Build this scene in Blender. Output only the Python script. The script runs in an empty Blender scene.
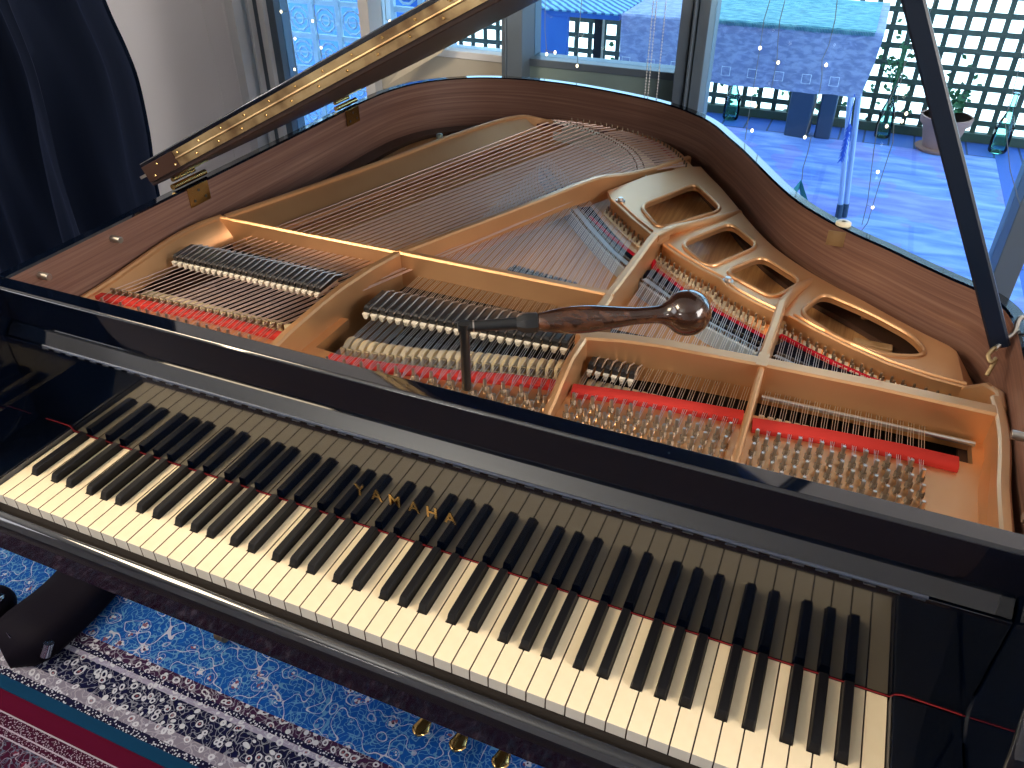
import bpy, bmesh, math, random
from mathutils import Vector, Matrix
R = math.radians
random.seed(7)
scn = bpy.context.scene
COL = scn.collection
Z0 = 0.735                     # height of the white key tops above the floor; shapes below are given relative to them

# ------------------------------------------------------------------ camera, world, lights, exposure
cam_d = bpy.data.cameras.new('camera'); cam = bpy.data.objects.new('camera', cam_d); COL.objects.link(cam)
cam_d.sensor_width = 36; cam_d.lens = 800.138 / 1024 * 36; cam_d.clip_start = 0.02; cam_d.clip_end = 200
cam.matrix_world = Matrix.Translation((1.04602, -0.65515, 0.80276 + Z0)) @ Matrix.Rotation(0.401666, 4, 'Z') @ Matrix.Rotation(0.961075, 4, 'X') @ Matrix.Rotation(0.0000989, 4, 'Z')
scn.camera = cam
w = bpy.data.worlds.new('world'); scn.world = w; w.use_nodes = True
bg = w.node_tree.nodes['Background']; bg.inputs[0].default_value = (0.58, 0.80, 1.0, 1); bg.inputs[1].default_value = 5.2
scn.view_settings.view_transform = 'Standard'; scn.view_settings.look = 'None'
scn.view_settings.exposure = 0.0; scn.view_settings.gamma = 1.0; scn.view_settings.use_curve_mapping = False

def area(name, loc, target, sx, sy, power, color):
    d = bpy.data.lights.new(name, 'AREA'); d.shape = 'RECTANGLE'; d.size = sx; d.size_y = sy; d.energy = power; d.color = color
    o = bpy.data.objects.new(name, d); COL.objects.link(o); o.location = loc
    o.rotation_euler = (Vector(target) - Vector(loc)).to_track_quat('-Z', 'Y').to_euler(); return o
sun_d = bpy.data.lights.new('sun', 'SUN'); sun_d.energy = 9.0; sun_d.angle = R(0.6); sun_d.color = (1, 0.96, 0.88)
sun = bpy.data.objects.new('sun', sun_d); COL.objects.link(sun)
sun.rotation_euler = Vector((0.3, 0.5, -1.15)).to_track_quat('-Z', 'Y').to_euler()
area('ceiling_lamp_light', (-0.9, -0.75, 2.50), (0.7, -0.1, 0.735), 0.8, 0.8, 70, (1.0, 0.80, 0.55))
area('left_fill_light', (-2.7, -1.6, 1.7), (0.6, 0.0, 0.8), 1.4, 1.2, 22, (0.95, 0.95, 1.0))  # added fill from the left; this wall has no window
area('right_fill_light', (3.3, -0.2, 1.75), (0.8, 0.4, 0.8), 1.6, 1.2, 92, (1.0, 0.95, 0.90))  # added fill to brighten the left rim; no window on this side
area('ceiling_fill_light', (-0.4, -2.3, 1.7), (-0.3, -1.9, 2.6), 0.45, 0.45, 42, (1.0, 0.95, 0.88))  # added light aimed up, brightens the ceiling that the gloss black reflects
fl_d = bpy.data.lights.new('wall_fill_light', 'POINT'); fl_d.energy = 34; fl_d.shadow_soft_size = 0.12; fl_d.color = (1, 0.93, 0.85)  # added point light to lift walls and ceiling, no lamp stands here
fl_o = bpy.data.objects.new('wall_fill_light', fl_d); COL.objects.link(fl_o); fl_o.location = (-2.2, -0.5, 1.95)

# ------------------------------------------------------------------ materials
def mat(name, base, rough=0.5, metal=0.0, coat=0.0, spec=0.5, sheen=0.0, emit=None, estr=0.0):
    m = bpy.data.materials.new(name); m.use_nodes = True; b = m.node_tree.nodes['Principled BSDF']
    b.inputs['Base Color'].default_value = (*base, 1); b.inputs['Roughness'].default_value = rough
    b.inputs['Metallic'].default_value = metal; b.inputs['Coat Weight'].default_value = coat
    b.inputs['Coat Roughness'].default_value = 0.02; b.inputs['Specular IOR Level'].default_value = spec
    b.inputs['Sheen Weight'].default_value = sheen
    if emit: b.inputs['Emission Color'].default_value = (*emit, 1); b.inputs['Emission Strength'].default_value = estr
    return m
class NT:
    def __init__(s, m): s.t = m.node_tree; s.b = s.t.nodes['Principled BSDF']
    def n(s, kind, **kw):
        nd = s.t.nodes.new('ShaderNode' + kind)
        for k, v in kw.items():
            if k in nd.inputs: nd.inputs[k].default_value = v
            else: setattr(nd, k, v)
        return nd
    def l(s, a, b): s.t.links.new(a, b)
    def coord(s, scale=(1, 1, 1), rot=(0, 0, 0), loc=(0, 0, 0)):
        c = s.n('TexCoord'); mp = s.n('Mapping'); s.l(c.outputs['Object'], mp.inputs[0])
        mp.inputs['Scale'].default_value = scale; mp.inputs['Rotation'].default_value = rot; mp.inputs['Location'].default_value = loc
        return mp.outputs[0]
    def ramp(s, fac, stops, interp='LINEAR'):
        r = s.n('ValToRGB'); r.color_ramp.interpolation = interp
        while len(r.color_ramp.elements) < len(stops): r.color_ramp.elements.new(0.5)
        for e, (p, c) in zip(r.color_ramp.elements, stops): e.position = p; e.color = (*c, 1)
        s.l(fac, r.inputs[0]); return r.outputs[0]
    def mix(s, fac, a, b, mode='MIX'):
        m = s.n('Mix', data_type='RGBA', blend_type=mode)
        for sock, v in ((m.inputs[0], fac), (m.inputs[6], a), (m.inputs[7], b)):
            if hasattr(v, 'links') or hasattr(v, 'is_linked'): s.l(v, sock)
            elif isinstance(v, tuple): sock.default_value = (*v, 1)
            else: sock.default_value = v
        return m.outputs[2]
    def math(s, op, a, b=0.0):
        m = s.n('Math', operation=op)
        for i, v in enumerate((a, b)):
            if hasattr(v, 'is_linked'): s.l(v, m.inputs[i])
            else: m.inputs[i].default_value = v
        return m.outputs[0]
    def bump(s, h, strength=0.2, dist=0.001):
        b = s.n('Bump'); b.inputs['Strength'].default_value = strength; b.inputs['Distance'].default_value = dist
        s.l(h, b.inputs['Height']); s.l(b.outputs[0], s.b.inputs['Normal'])
    def base(s, c): s.l(c, s.b.inputs['Base Color'])

BLACK = mat('black_polish', (0.0008, 0.0022, 0.0070), 0.045, spec=0.95)
BLACKSAT = mat('satin_black', (0.012, 0.012, 0.014), 0.35)
KEYBLACK = mat('black_key_resin', (0.004, 0.004, 0.006), 0.42, spec=0.25)
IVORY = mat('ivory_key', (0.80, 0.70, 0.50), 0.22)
nt = NT(IVORY); nz = nt.n('TexNoise', Scale=60.0, Detail=2.0); nt.l(nt.coord(), nz.inputs['Vector'])
nt.base(nt.mix(nz.outputs[0], (0.78, 0.66, 0.45), (0.84, 0.73, 0.53)))
def wood(name, c1, c2, c3, scale, rough=0.4, coat=0.0, rot=(0, 0, 0)):
    m = mat(name, c2, rough, coat=coat); nt = NT(m)
    v = nt.coord(scale, rot); n1 = nt.n('TexNoise', Scale=1.0, Detail=6.0, Roughness=0.6, Distortion=0.3); nt.l(v, n1.inputs['Vector'])
    nt.base(nt.ramp(n1.outputs[0], [(0.30, c1), (0.5, c2), (0.70, c3)])); nt.bump(n1.outputs[0], 0.12, 0.0005); return m
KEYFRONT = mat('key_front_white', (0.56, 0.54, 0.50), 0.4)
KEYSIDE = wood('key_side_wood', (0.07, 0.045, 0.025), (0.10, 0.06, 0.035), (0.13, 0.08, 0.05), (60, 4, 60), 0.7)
GOLD = mat('bronze_plate_paint', (0.62, 0.34, 0.14), 0.38, metal=0.80, coat=0.05)
nt = NT(GOLD); nz = nt.n('TexNoise', Scale=900.0, Detail=2.0); nt.l(nt.coord(), nz.inputs['Vector'])
n2 = nt.n('TexNoise', Scale=8.0, Detail=3.0); nt.l(nt.coord(), n2.inputs['Vector'])
nt.base(nt.mix(n2.outputs[0], (0.60, 0.32, 0.15), (0.72, 0.42, 0.21))); nt.bump(nz.outputs[0], 0.15, 0.0004)
BRASS = mat('brass', (0.66, 0.43, 0.16), 0.22, metal=1.0)
OLDBRASS = mat('aged_brass_hinge', (0.5, 0.31, 0.12), 0.45, metal=0.9)
nt = NT(OLDBRASS); nz = nt.n('TexNoise', Scale=14.0, Detail=4.0); nt.l(nt.coord(), nz.inputs['Vector'])
nt.base(nt.ramp(nz.outputs[0], [(0.34, (0.15, 0.09, 0.045)), (0.5, (0.36, 0.26, 0.135)), (0.72, (0.50, 0.39, 0.22))]))
STEEL = mat('steel_string', (0.66, 0.64, 0.63), 0.35, metal=1.0)
COPPER = mat('copper_wound_string', (0.66, 0.50, 0.44), 0.45, metal=1.0)
NICKEL = mat('nickel_tuning_pin', (0.58, 0.55, 0.51), 0.28, metal=1.0)
DARKMET = mat('dark_oxidised_metal', (0.18, 0.13, 0.09), 0.4, metal=0.9)
REDFELT = mat('red_felt', (0.46, 0.035, 0.028), 0.95, spec=0.1)
DKRED = mat('crimson_felt', (0.45, 0.012, 0.03), 0.95, spec=0.1)
WHFELT = mat('white_felt', (0.72, 0.66, 0.55), 0.95)
HAMFELT = mat('hammer_felt', (0.66, 0.54, 0.33), 0.95)
CREAMCLOTH = mat('cream_tape', (0.72, 0.66, 0.50), 0.9)
PALEBLUEGREY = mat('bridge_graphite', (0.40, 0.46, 0.52), 0.5, metal=0.2)
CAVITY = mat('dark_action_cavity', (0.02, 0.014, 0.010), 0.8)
RIMWOOD = wood('mahogany_veneer', (0.105, 0.048, 0.034), (0.16, 0.080, 0.058), (0.24, 0.138, 0.10), (2.2, 2.2, 210), 0.42, 0.12)
SPRUCE = wood('varnished_spruce', (0.42, 0.20, 0.07), (0.56, 0.29, 0.11), (0.68, 0.40, 0.17), (130, 6, 6), 0.5, 0.15, (0, 0, R(40)))
MAPLE = wood('maple_bridge', (0.34, 0.2, 0.09), (0.45, 0.28, 0.14), (0.55, 0.36, 0.2), (40, 40, 90), 0.45)
ROSEWOOD = wood('dark_rosewood', (0.010, 0.004, 0.003), (0.030, 0.012, 0.007), (0.11, 0.042, 0.02), (18, 60, 60), 0.16, 0.5)
CARBON = mat('black_carbon_shaft', (0.010, 0.011, 0.013), 0.32, coat=0.1)
VELVET = mat('navy_velvet', (0.0015, 0.004, 0.013), 0.9, sheen=0.05, spec=0.1)
VELVET.node_tree.nodes['Principled BSDF'].inputs['Sheen Tint'].default_value = (0.10, 0.22, 0.7, 1)
WALL = mat('pale_plaster', (0.78, 0.76, 0.77), 0.8)
nt = NT(WALL); nz = nt.n('TexNoise', Scale=160.0, Detail=3.0); nt.l(nt.coord(), nz.inputs['Vector']); nt.bump(nz.outputs[0], 0.1, 0.001)
CEIL = mat('ceiling_paint', (0.72, 0.71, 0.68), 0.9)
FRAME = mat('grey_aluminium_frame', (0.13, 0.165, 0.20), 0.45, metal=0.3)
FRAMELT = mat('pale_window_frame', (0.66, 0.66, 0.66), 0.5)
PANELSHADED = mat('window_panel_painted_shade', (0.20, 0.27, 0.25), 0.5)  # same low panel as the next one, its shade put into the colour
PANELLIT = mat('window_panel_painted_light', (0.46, 0.42, 0.34), 0.6)  # lit copy of the low panel, the light put into its colour
PLASTIC = mat('white_plastic', (0.75, 0.76, 0.78), 0.4)
FLOORW = wood('floor_boards', (0.025, 0.012, 0.008), (0.04, 0.02, 0.013), (0.06, 0.032, 0.02), (4, 40, 4), 0.4)
DECK = mat('daylight_tinted_deck', (0.06, 0.17, 0.50), 0.6)  # blue of the shaded daylight is put into the board colours
nt = NT(DECK); br = nt.n('TexBrick', Scale=1.0, **{'Mortar Size': 0.006, 'Brick Width': 3.0, 'Row Height': 0.14}); br.offset = 0.5
nt.l(nt.coord(rot=(0, 0, R(90))), br.inputs['Vector']); br.inputs['Color1'].default_value = (0.03, 0.10, 0.42, 1); br.inputs['Color2'].default_value = (0.04, 0.13, 0.48, 1); br.inputs['Mortar'].default_value = (0.01, 0.03, 0.10, 1); nt.base(br.outputs[0])
LATT = mat('weathered_lattice', (0.055, 0.07, 0.045), 0.8)
TERRA = mat('terracotta', (0.42, 0.20, 0.14), 0.85)
LEAF = mat('leaf_green', (0.05, 0.16, 0.05), 0.6)
GRASS = mat('sunlit_pale_gravel', (0.80, 0.82, 0.74), 0.9)
SLATE = mat('dark_slate', (0.03, 0.055, 0.10), 0.6)
CLOTH = mat('lilac_table_linen', (0.34, 0.44, 0.66), 0.85, sheen=0.2)
nt = NT(CLOTH); wv = nt.n('TexNoise', Scale=1.0, Detail=3.0, Distortion=0.6); nt.l(nt.coord((26, 26, 60)), wv.inputs['Vector'])
nt.base(nt.ramp(wv.outputs[0], [(0.4, (0.26, 0.30, 0.52)), (0.6, (0.42, 0.46, 0.68))])); nt.bump(wv.outputs[0], 0.4, 0.01)
CLOTHTOP = mat('aqua_woven_topper', (0.25, 0.62, 0.68), 0.7)
nt = NT(CLOTHTOP); wv = nt.n('TexNoise', Scale=1.0, Detail=3.0, Distortion=1.0); nt.l(nt.coord((18, 55, 10)), wv.inputs['Vector'])
nt.base(nt.ramp(wv.outputs[0], [(0.38, (0.05, 0.26, 0.34)), (0.6, (0.24, 0.54, 0.55))])); nt.bump(wv.outputs[0], 0.4, 0.01)
THREAD = mat('white_thread', (0.8, 0.84, 0.9), 0.8)
BLUEWALL = mat('blue_painted_boards', (0.06, 0.20, 0.60), 0.7)
BLUEBRIGHT = mat('blue_feather', (0.02, 0.10, 0.55), 0.7)
TEALPAPER = mat('teal_glass_paper', (0.05, 0.40, 0.65), 0.5)
BULB = mat('warm_fairy_bulb', (1, 0.9, 0.7), 0.3, emit=(1.0, 0.85, 0.55), estr=3.0)
WIRE = mat('clear_grey_wire', (0.16, 0.2, 0.22), 0.5)
BEAD = mat('white_bead_chain', (0.68, 0.68, 0.66), 0.4)
def glassmat(name, tint, refl=1.0):
    m = bpy.data.materials.new(name); m.use_nodes = True; t = m.node_tree; t.nodes.clear()
    o = t.nodes.new('ShaderNodeOutputMaterial'); mx = t.nodes.new('ShaderNodeMixShader'); tr = t.nodes.new('ShaderNodeBsdfTransparent'); gl = t.nodes.new('ShaderNodeBsdfGlossy'); fr = t.nodes.new('ShaderNodeFresnel')
    tr.inputs[0].default_value = (*tint, 1); gl.inputs['Roughness'].default_value = 0.01; fr.inputs[0].default_value = 1.45
    t.links.new(fr.outputs[0], mx.inputs[0]); t.links.new(tr.outputs[0], mx.inputs[1]); t.links.new(gl.outputs[0], mx.inputs[2]); t.links.new(mx.outputs[0], o.inputs[0]); return m
GLASS = glassmat('window_glass', (0.80, 0.93, 1.0))
GREENGLASS = glassmat('green_bottle_glass', (0.55, 0.92, 0.80))

def rug_material(name, field, pale, spot, dark, bands, vine_scale):
    """bands: list of (y0, y1, kind, colour) across the rug's own y; kind plain or a pattern"""
    m = mat(name, field, 0.95, spec=0.04); nt = NT(m)
    v = nt.coord(); nz = nt.n('TexNoise', Scale=9.0, Detail=2.0); nt.l(v, nz.inputs['Vector'])
    va = nt.n('VectorMath', operation='MULTIPLY_ADD'); nt.l(nz.outputs[1], va.inputs[0]); va.inputs[1].default_value = (0.05, 0.05, 0); nt.l(v, va.inputs[2]); vv = va.outputs[0]
    def vor(scale, feat, out='Distance', vec=None):
        n = nt.n('TexVoronoi', feature=feat, Scale=scale); nt.l(vec or vv, n.inputs['Vector']); return n.outputs[out]
    def lt(x, t): return nt.math('LESS_THAN', x, t)
    def curl(scale, wd, off=0.0):
        n_ = nt.n('TexNoise', Scale=scale, Detail=0.0); mp_ = nt.n('Mapping'); mp_.inputs['Location'].default_value = (off, off * 1.7, 0); nt.l(v, mp_.inputs[0]); nt.l(mp_.outputs[0], n_.inputs['Vector'])
        return lt(nt.math('ABSOLUTE', nt.math('SUBTRACT', n_.outputs[0], 0.5)), wd)
    fine = nt.math('MAXIMUM', curl(vine_scale * 2.0, 0.034, 3.0), curl(vine_scale * 2.5, 0.026, 9.0)); vines = curl(vine_scale * 0.9, 0.011, 5.0)
    fl = vor(vine_scale * 0.75, 'F1'); rings = nt.math('MULTIPLY', lt(fl, 0.34), nt.math('GREATER_THAN', fl, 0.31)); flw = nt.math('MULTIPLY', lt(nt.math('ADD', fl, nt.math('MULTIPLY', vor(vine_scale * 5, 'F1', vec=v), 0.22)), 0.30), 1.0); dots = lt(fl, 0.055)
    c = nt.mix(nt.math('MULTIPLY', fine, 0.60), field, tuple(0.5 * a + 0.5 * b for a, b in zip(field, (pale[0] * 0.5, pale[1] * 1.1, pale[2] * 1.2))))
    c = nt.mix(nt.math('MULTIPLY', vines, 0.75), c, pale); c = nt.mix(nt.math('MULTIPLY', rings, 0.45), c, pale)
    vc = vor(vine_scale * 5, 'F1', 'Color', v); c = nt.mix(nt.math('MULTIPLY', flw, 0.85), c, nt.mix(lt(nt.math('MULTIPLY', vc, 1.0), 0.55), spot, pale)); c = nt.mix(dots, c, dark)
    big = vor(vine_scale * 1.7, 'F1'); petals = nt.math('MULTIPLY', lt(big, 0.40), nt.math('GREATER_THAN', big, 0.24)); cores = lt(big, 0.13)
    tiny = lt(vor(vine_scale * 6, 'F1', vec=v), 0.36)
    sep = nt.n('SeparateXYZ'); nt.l(v, sep.inputs[0]); y = sep.outputs[1]
    for (y0, y1, kind, col) in bands:
        sel = nt.math('MULTIPLY', nt.math('GREATER_THAN', y, y0), lt(y, y1))
        if kind == 'plain': b = col
        elif kind == 'flowers':
            b = nt.mix(nt.math('MULTIPLY', petals, 0.9), col, pale); b = nt.mix(cores, b, spot); b = nt.mix(nt.math('MULTIPLY', fine, 0.35), b, pale)
        else: b = nt.mix(nt.math('MULTIPLY', tiny, 0.9), col, pale)
        c = nt.mix(sel, c, b)
    nt.base(c); pile = nt.n('TexNoise', Scale=700.0); nt.l(v, pile.inputs['Vector']); nt.bump(pile.outputs[0], 0.35, 0.002)
    return m

# ------------------------------------------------------------------ mesh helpers
class B:
    def __init__(s): s.v = []; s.f = []; s.m = []
    def add(s, vs, fs, mi=0):
        k = len(s.v); s.v += [tuple(v) for v in vs]; s.f += [tuple(i + k for i in f) for f in fs]; s.m += [mi] * len(fs); return s
    def box(s, x0, x1, y0, y1, z0, z1, mi=0):
        return s.add([(x, y, z) for z in (z0, z1) for y in (y0, y1) for x in (x0, x1)], [(0, 2, 3, 1), (4, 5, 7, 6), (0, 1, 5, 4), (2, 6, 7, 3), (0, 4, 6, 2), (1, 3, 7, 5)], mi)
    def prism(s, poly, z0, z1, mi=0, axis='z'):
        n = len(poly)
        def P(a, b, c): return {'z': (a, b, c), 'x': (c, a, b), 'y': (a, c, b)}[axis]
        vs = [P(a, b, z0) for a, b in poly] + [P(a, b, z1) for a, b in poly]
        return s.add(vs, [tuple(range(n))[::-1], tuple(range(n, 2 * n))] + [(i, (i + 1) % n, n + (i + 1) % n, n + i) for i in range(n)], mi)
    def loft(s, rings, caps=True, closed=False, mi=0):
        n = len(rings[0]); vs = [p for r in rings for p in r]; fs = []
        m = len(rings)
        for a in range(m if closed else m - 1):
            b = (a + 1) % m
            for i in range(n): j = (i + 1) % n; fs.append((a * n + i, a * n + j, b * n + j, b * n + i))
        if caps and not closed: fs += [tuple(range(n))[::-1], tuple(range((m - 1) * n, m * n))]
        return s.add(vs, fs, mi)
    def tube(s, pts, r, n=8, mi=0, closed=False, flat=1.0):
        pts = [Vector(p) for p in pts]; rs = r if isinstance(r, (list, tuple)) else [r] * len(pts); rings = []; m = len(pts)
        up = None
        for i, p in enumerate(pts):
            a = pts[(i - 1) % m] if (closed or i > 0) else p; b = pts[(i + 1) % m] if (closed or i < m - 1) else p
            t = (b - a).normalized()
            if up is None: up = Vector((0, 0, 1)) if abs(t.z) < 0.9 else Vector((1, 0, 0))
            u = t.cross(up)
            if u.length < 1e-6: u = t.cross(Vector((0, 1, 0)))
            u.normalize(); q = u.cross(t).normalized(); up = q
            rings.append([p + (u * math.cos(2 * math.pi * k / n) + q * math.sin(2 * math.pi * k / n) * flat) * rs[i] for k in range(n)])
        return s.loft(rings, not closed, closed, mi)
    def lathe(s, prof, o=(0, 0, 0), d=(0, 0, 1), n=16, mi=0):
        o = Vector(o); d = Vector(d).normalized(); return s.tube([o + d * h for h, r in prof], [max(r, 1e-5) for h, r in prof], n, mi)
    def cyl(s, a, b, r, n=12, mi=0): return s.tube([a, b], r, n, mi)
    def ball(s, c, r, n=10, sc=(1, 1, 1), mi=0):
        prof = []
        rings = [[(c[0] + sc[0] * r * math.sin(t) * math.cos(2 * math.pi * k / n), c[1] + sc[1] * r * math.sin(t) * math.sin(2 * math.pi * k / n), c[2] - sc[2] * r * math.cos(t)) for k in range(n)] for t in [max(0.01, min(math.pi - 0.01, math.pi * i / (n // 2 + 1))) for i in range(n // 2 + 2)]]
        return s.loft(rings, True, False, mi)
    def wall(s, path, wid, zt, zb, mi=0):
        """upright wall along a plan path; wid: width or (left,right) widths, zt: height(s)"""
        pts = [Vector((a, b)) for a, b in path]; n = len(pts); rings = []; s.k = (getattr(s, 'k', 0) + 1) % 7
        for i, p in enumerate(pts):
            a = pts[max(i - 1, 0)]; b = pts[min(i + 1, n - 1)]; t = (b - a).normalized(); nn = Vector((-t.y, t.x))
            l, r = wid if isinstance(wid, tuple) else (wid / 2, wid / 2)
            z1 = zt[i] if isinstance(zt, (list, tuple)) else zt; z0 = zb[i] if isinstance(zb, (list, tuple)) else zb; z1 += 0.00021 * s.k; z0 += 0.0003 * s.k
            L = p + nn * l; Q = p - nn * r; c = min(0.0032, 0.3 * wid if not isinstance(wid, tuple) else l + r)
            rings.append([(L.x, L.y, z0), (Q.x, Q.y, z0), (Q.x, Q.y, z1 - c), (Q.x + nn.x * c, Q.y + nn.y * c, z1), (L.x - nn.x * c, L.y - nn.y * c, z1), (L.x, L.y, z1 - c)])
        return s.loft(rings, True, False, mi)

def link(o, parent):
    COL.objects.link(o)
    if parent: o.parent = parent
def obj(name, b, m, parent=None, loc=None, bevel=0.0, seg=2, smooth=35, world=True, label=None):
    """b in place coordinates (z measured from the key tops); object origin at loc, in the same coordinates"""
    off = Vector(loc) if loc is not None else (Vector(parent['pl']) if parent and 'pl' in parent else Vector((0, 0, -Z0)))
    bm = bmesh.new(); vs = [bm.verts.new(Vector(v) - off) for v in b.v]
    for f, mi in zip(b.f, b.m):
        try: fc = bm.faces.new([vs[i] for i in f]); fc.material_index = mi
        except ValueError: pass
    bmesh.ops.recalc_face_normals(bm, faces=bm.faces)
    me = bpy.data.meshes.new(name); bm.to_mesh(me); bm.free()
    for mm in (m if isinstance(m, (list, tuple)) else [m]): me.materials.append(mm)
    if smooth:
        me.shade_smooth(); me.set_sharp_from_angle(angle=R(smooth))
    o = bpy.data.objects.new(name, me); link(o, parent)
    if parent: o.location = off - Vector(parent['pl'])
    else: o.location = off + Vector((0, 0, Z0))
    o['pl'] = tuple(off)
    if bevel:
        md = o.modifiers.new('bevel', 'BEVEL'); md.width = bevel; md.segments = seg; md.limit_method = 'ANGLE'; md.angle_limit = R(40); md.harden_normals = True
    if label: o['label'] = label
    return o
def thing(name, loc, label, cat, group=None):
    o = bpy.data.objects.new(name, None); COL.objects.link(o); o.location = Vector(loc) + Vector((0, 0, Z0)); o['pl'] = tuple(loc); o.empty_display_size = 0.1
    o['label'] = label; o['category'] = cat
    if group: o['group'] = group
    return o
def tag(o, label, cat, group=None):
    o['label'] = label; o['category'] = cat
    if group: o['group'] = group
    return o
def struct(name, b, m, parent=None, **kw):
    o = obj(name, b, m, parent, **kw)
    if not parent: o['kind'] = 'structure'
    return o
def stroot(name, loc):
    o = bpy.data.objects.new(name, None); COL.objects.link(o); o.location = Vector(loc) + Vector((0, 0, Z0)); o['pl'] = tuple(loc); o['kind'] = 'structure'; return o
def dup(o, parent, dx):
    c = o.copy(); COL.objects.link(c); c.parent = parent; c.location = o.location + Vector(dx); return c
def cr(pts, k=6, closed=False):
    """Catmull-Rom through points"""
    P = [Vector(p) for p in pts]; n = len(P); out = []
    rng = range(n) if closed else range(n - 1)
    for i in rng:
        p0 = P[(i - 1) % n] if closed or i > 0 else P[i]; p1 = P[i]; p2 = P[(i + 1) % n]; p3 = P[(i + 2) % n] if closed or i < n - 2 else P[(i + 1) % n]
        for j in range(k):
            t = j / k; out.append(0.5 * ((2 * p1) + (p2 - p0) * t + (2 * p0 - 5 * p1 + 4 * p2 - p3) * t * t + (3 * p1 - p0 - 3 * p2 + p3) * t ** 3))
    if not closed: out.append(P[-1])
    return out
def offset(path, d):
    """shift an open plan path to its right by d"""
    out = []; n = len(path)
    for i, p in enumerate(path):
        a = path[max(i - 1, 0)]; b = path[min(i + 1, n - 1)]; t = Vector((b[0] - a[0], b[1] - a[1])).normalized(); out.append((p[0] + t.y * d, p[1] - t.x * d))
    return out
def lerp(a, b, t): return a + (b - a) * t
def along(path, t):
    """point at fraction t (by length) of a plan path"""
    L = [0]
    for a, b in zip(path, path[1:]): L.append(L[-1] + (Vector(b) - Vector(a)).length)
    s = t * L[-1]
    for i in range(len(path) - 1):
        if s <= L[i + 1] + 1e-9:
            u = (s - L[i]) / max(L[i + 1] - L[i], 1e-9); return tuple(lerp(a, b, u) for a, b in zip(path[i], path[i + 1]))
    return tuple(path[-1])
def yat(path, x):
    for (a, b), (c, d) in zip(path, path[1:]):
        if min(a, c) <= x <= max(a, c): return lerp(b, d, (x - a) / (c - a))
    return path[0][1] if abs(x - path[0][0]) < abs(x - path[-1][0]) else path[-1][1]

FL = -Z0
# ------------------------------------------------------------------ room shell
struct('floor', B().box(-2.8, 3.4, -3.6, 1.80, FL - 0.1, FL), FLOORW, smooth=0)
struct('ceiling', B().box(-2.8, 3.4, -3.6, 5.2, 1.85, 1.95), CEIL, smooth=0)
struct('wall_left', B().box(-2.9, -2.8, -3.6, 1.90, FL, 1.85), WALL, smooth=0)
struct('wall_right', B().box(3.4, 3.5, -3.6, 1.90, FL, 1.85), WALL, smooth=0)
struct('wall_front', B().box(-2.9, 3.5, -3.7, -3.6, FL, 1.85), WALL, smooth=0)
struct('wall_back', B().box(-2.8, -1.02, 1.75, 1.87, FL, 1.85).box(-1.02, 2.6, 1.75, 1.87, 1.3, 1.85).box(2.6, 3.4, 1.75, 1.87, FL, 1.85), WALL, smooth=0)
def framed(name, x0, x1, zlo, parts):
    o = stroot(name, ((x0 + x1) / 2, 1.8, FL)); return o
TOPW = 1.3
# window_1: left pane with its stepped frame
w1 = stroot('window_1', (-0.75, 1.8, FL))
obj('window_frame', B().box(-1.02, -0.985, 1.70, 1.86, FL, TOPW).box(-0.962, -0.950, 1.735, 1.86, FL, TOPW).box(-0.925, -0.90, 1.75, 1.86, FL, TOPW), FRAMELT, w1, bevel=0.002)
obj('sash', B().box(-0.950, -0.925, 1.76, 1.85, FL, TOPW).box(-0.90, -0.87, 1.77, 1.85, FL, TOPW).box(-0.87, -0.50, 1.77, 1.85, FL, FL + 0.08), FRAME, w1, bevel=0.002)
obj('side_light_pane', B().box(-0.985, -0.962, 1.80, 1.806, FL, TOPW), GLASS, w1, smooth=0)
obj('glass_pane', B().box(-0.87, -0.50, 1.80, 1.806, FL + 0.08, TOPW), GLASS, w1, smooth=0)
w2 = stroot('window_2', (-0.22, 1.8, FL))
obj('window_frame', B().box(-0.50, -0.462, 1.72, 1.86, FL, TOPW).box(-0.462, 0.0, 1.76, 1.85, 0.19, 0.212), FRAMELT, w2, bevel=0.002)
obj('lower_panel', B().box(-0.462, 0.01, 1.765, 1.85, FL, 0.19), PANELLIT, w2, smooth=0)
obj('mullion', B().prism([(0.01, 1.70), (0.078, 1.70), (0.078, 1.86), (0.01, 1.86)], FL, TOPW).box(0.022, 0.028, 1.694, 1.70, FL, TOPW), FRAME, w2, bevel=0.003)
obj('glass_pane', B().box(-0.462, 0.01, 1.80, 1.806, 0.212, TOPW), GLASS, w2, smooth=0)
w3 = stroot('window_3', (0.31, 1.8, FL))
obj('window_frame', B().box(0.078, 0.545, 1.76, 1.85, 0.19, 0.212), FRAME, w3, bevel=0.002)
obj('lower_panel', B().box(0.078, 0.545, 1.765, 1.85, FL, 0.19), PANELSHADED, w3, smooth=0)
obj('glass_pane', B().box(0.078, 0.545, 1.80, 1.806, 0.212, TOPW), GLASS, w3, smooth=0)
d1 = stroot('door_1', (1.05, 1.8, FL))
obj('door_frame', B().box(0.545, 0.576, 1.70, 1.87, FL, TOPW).box(0.581, 0.588, 1.69, 1.87, FL, TOPW).box(0.592, 0.622, 1.71, 1.87, FL, TOPW).box(1.495, 1.556, 1.70, 1.87, FL, TOPW).box(0.622, 1.495, 1.74, 1.86, FL, FL + 0.06), FRAME, d1, bevel=0.002)
obj('glass_pane', B().box(0.622, 1.495, 1.80, 1.806, FL + 0.06, TOPW), GLASS, d1, smooth=0)
d2 = stroot('door_2', (2.1, 1.8, FL))
obj('door_frame', B().box(1.556, 2.6, 1.74, 1.86, FL, FL + 0.06).box(2.54, 2.6, 1.70, 1.87, FL, TOPW), FRAME, d2, bevel=0.002)
obj('glass_pane', B().box(1.556, 2.54, 1.80, 1.806, FL + 0.06, TOPW), GLASS, d2, smooth=0)

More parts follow.
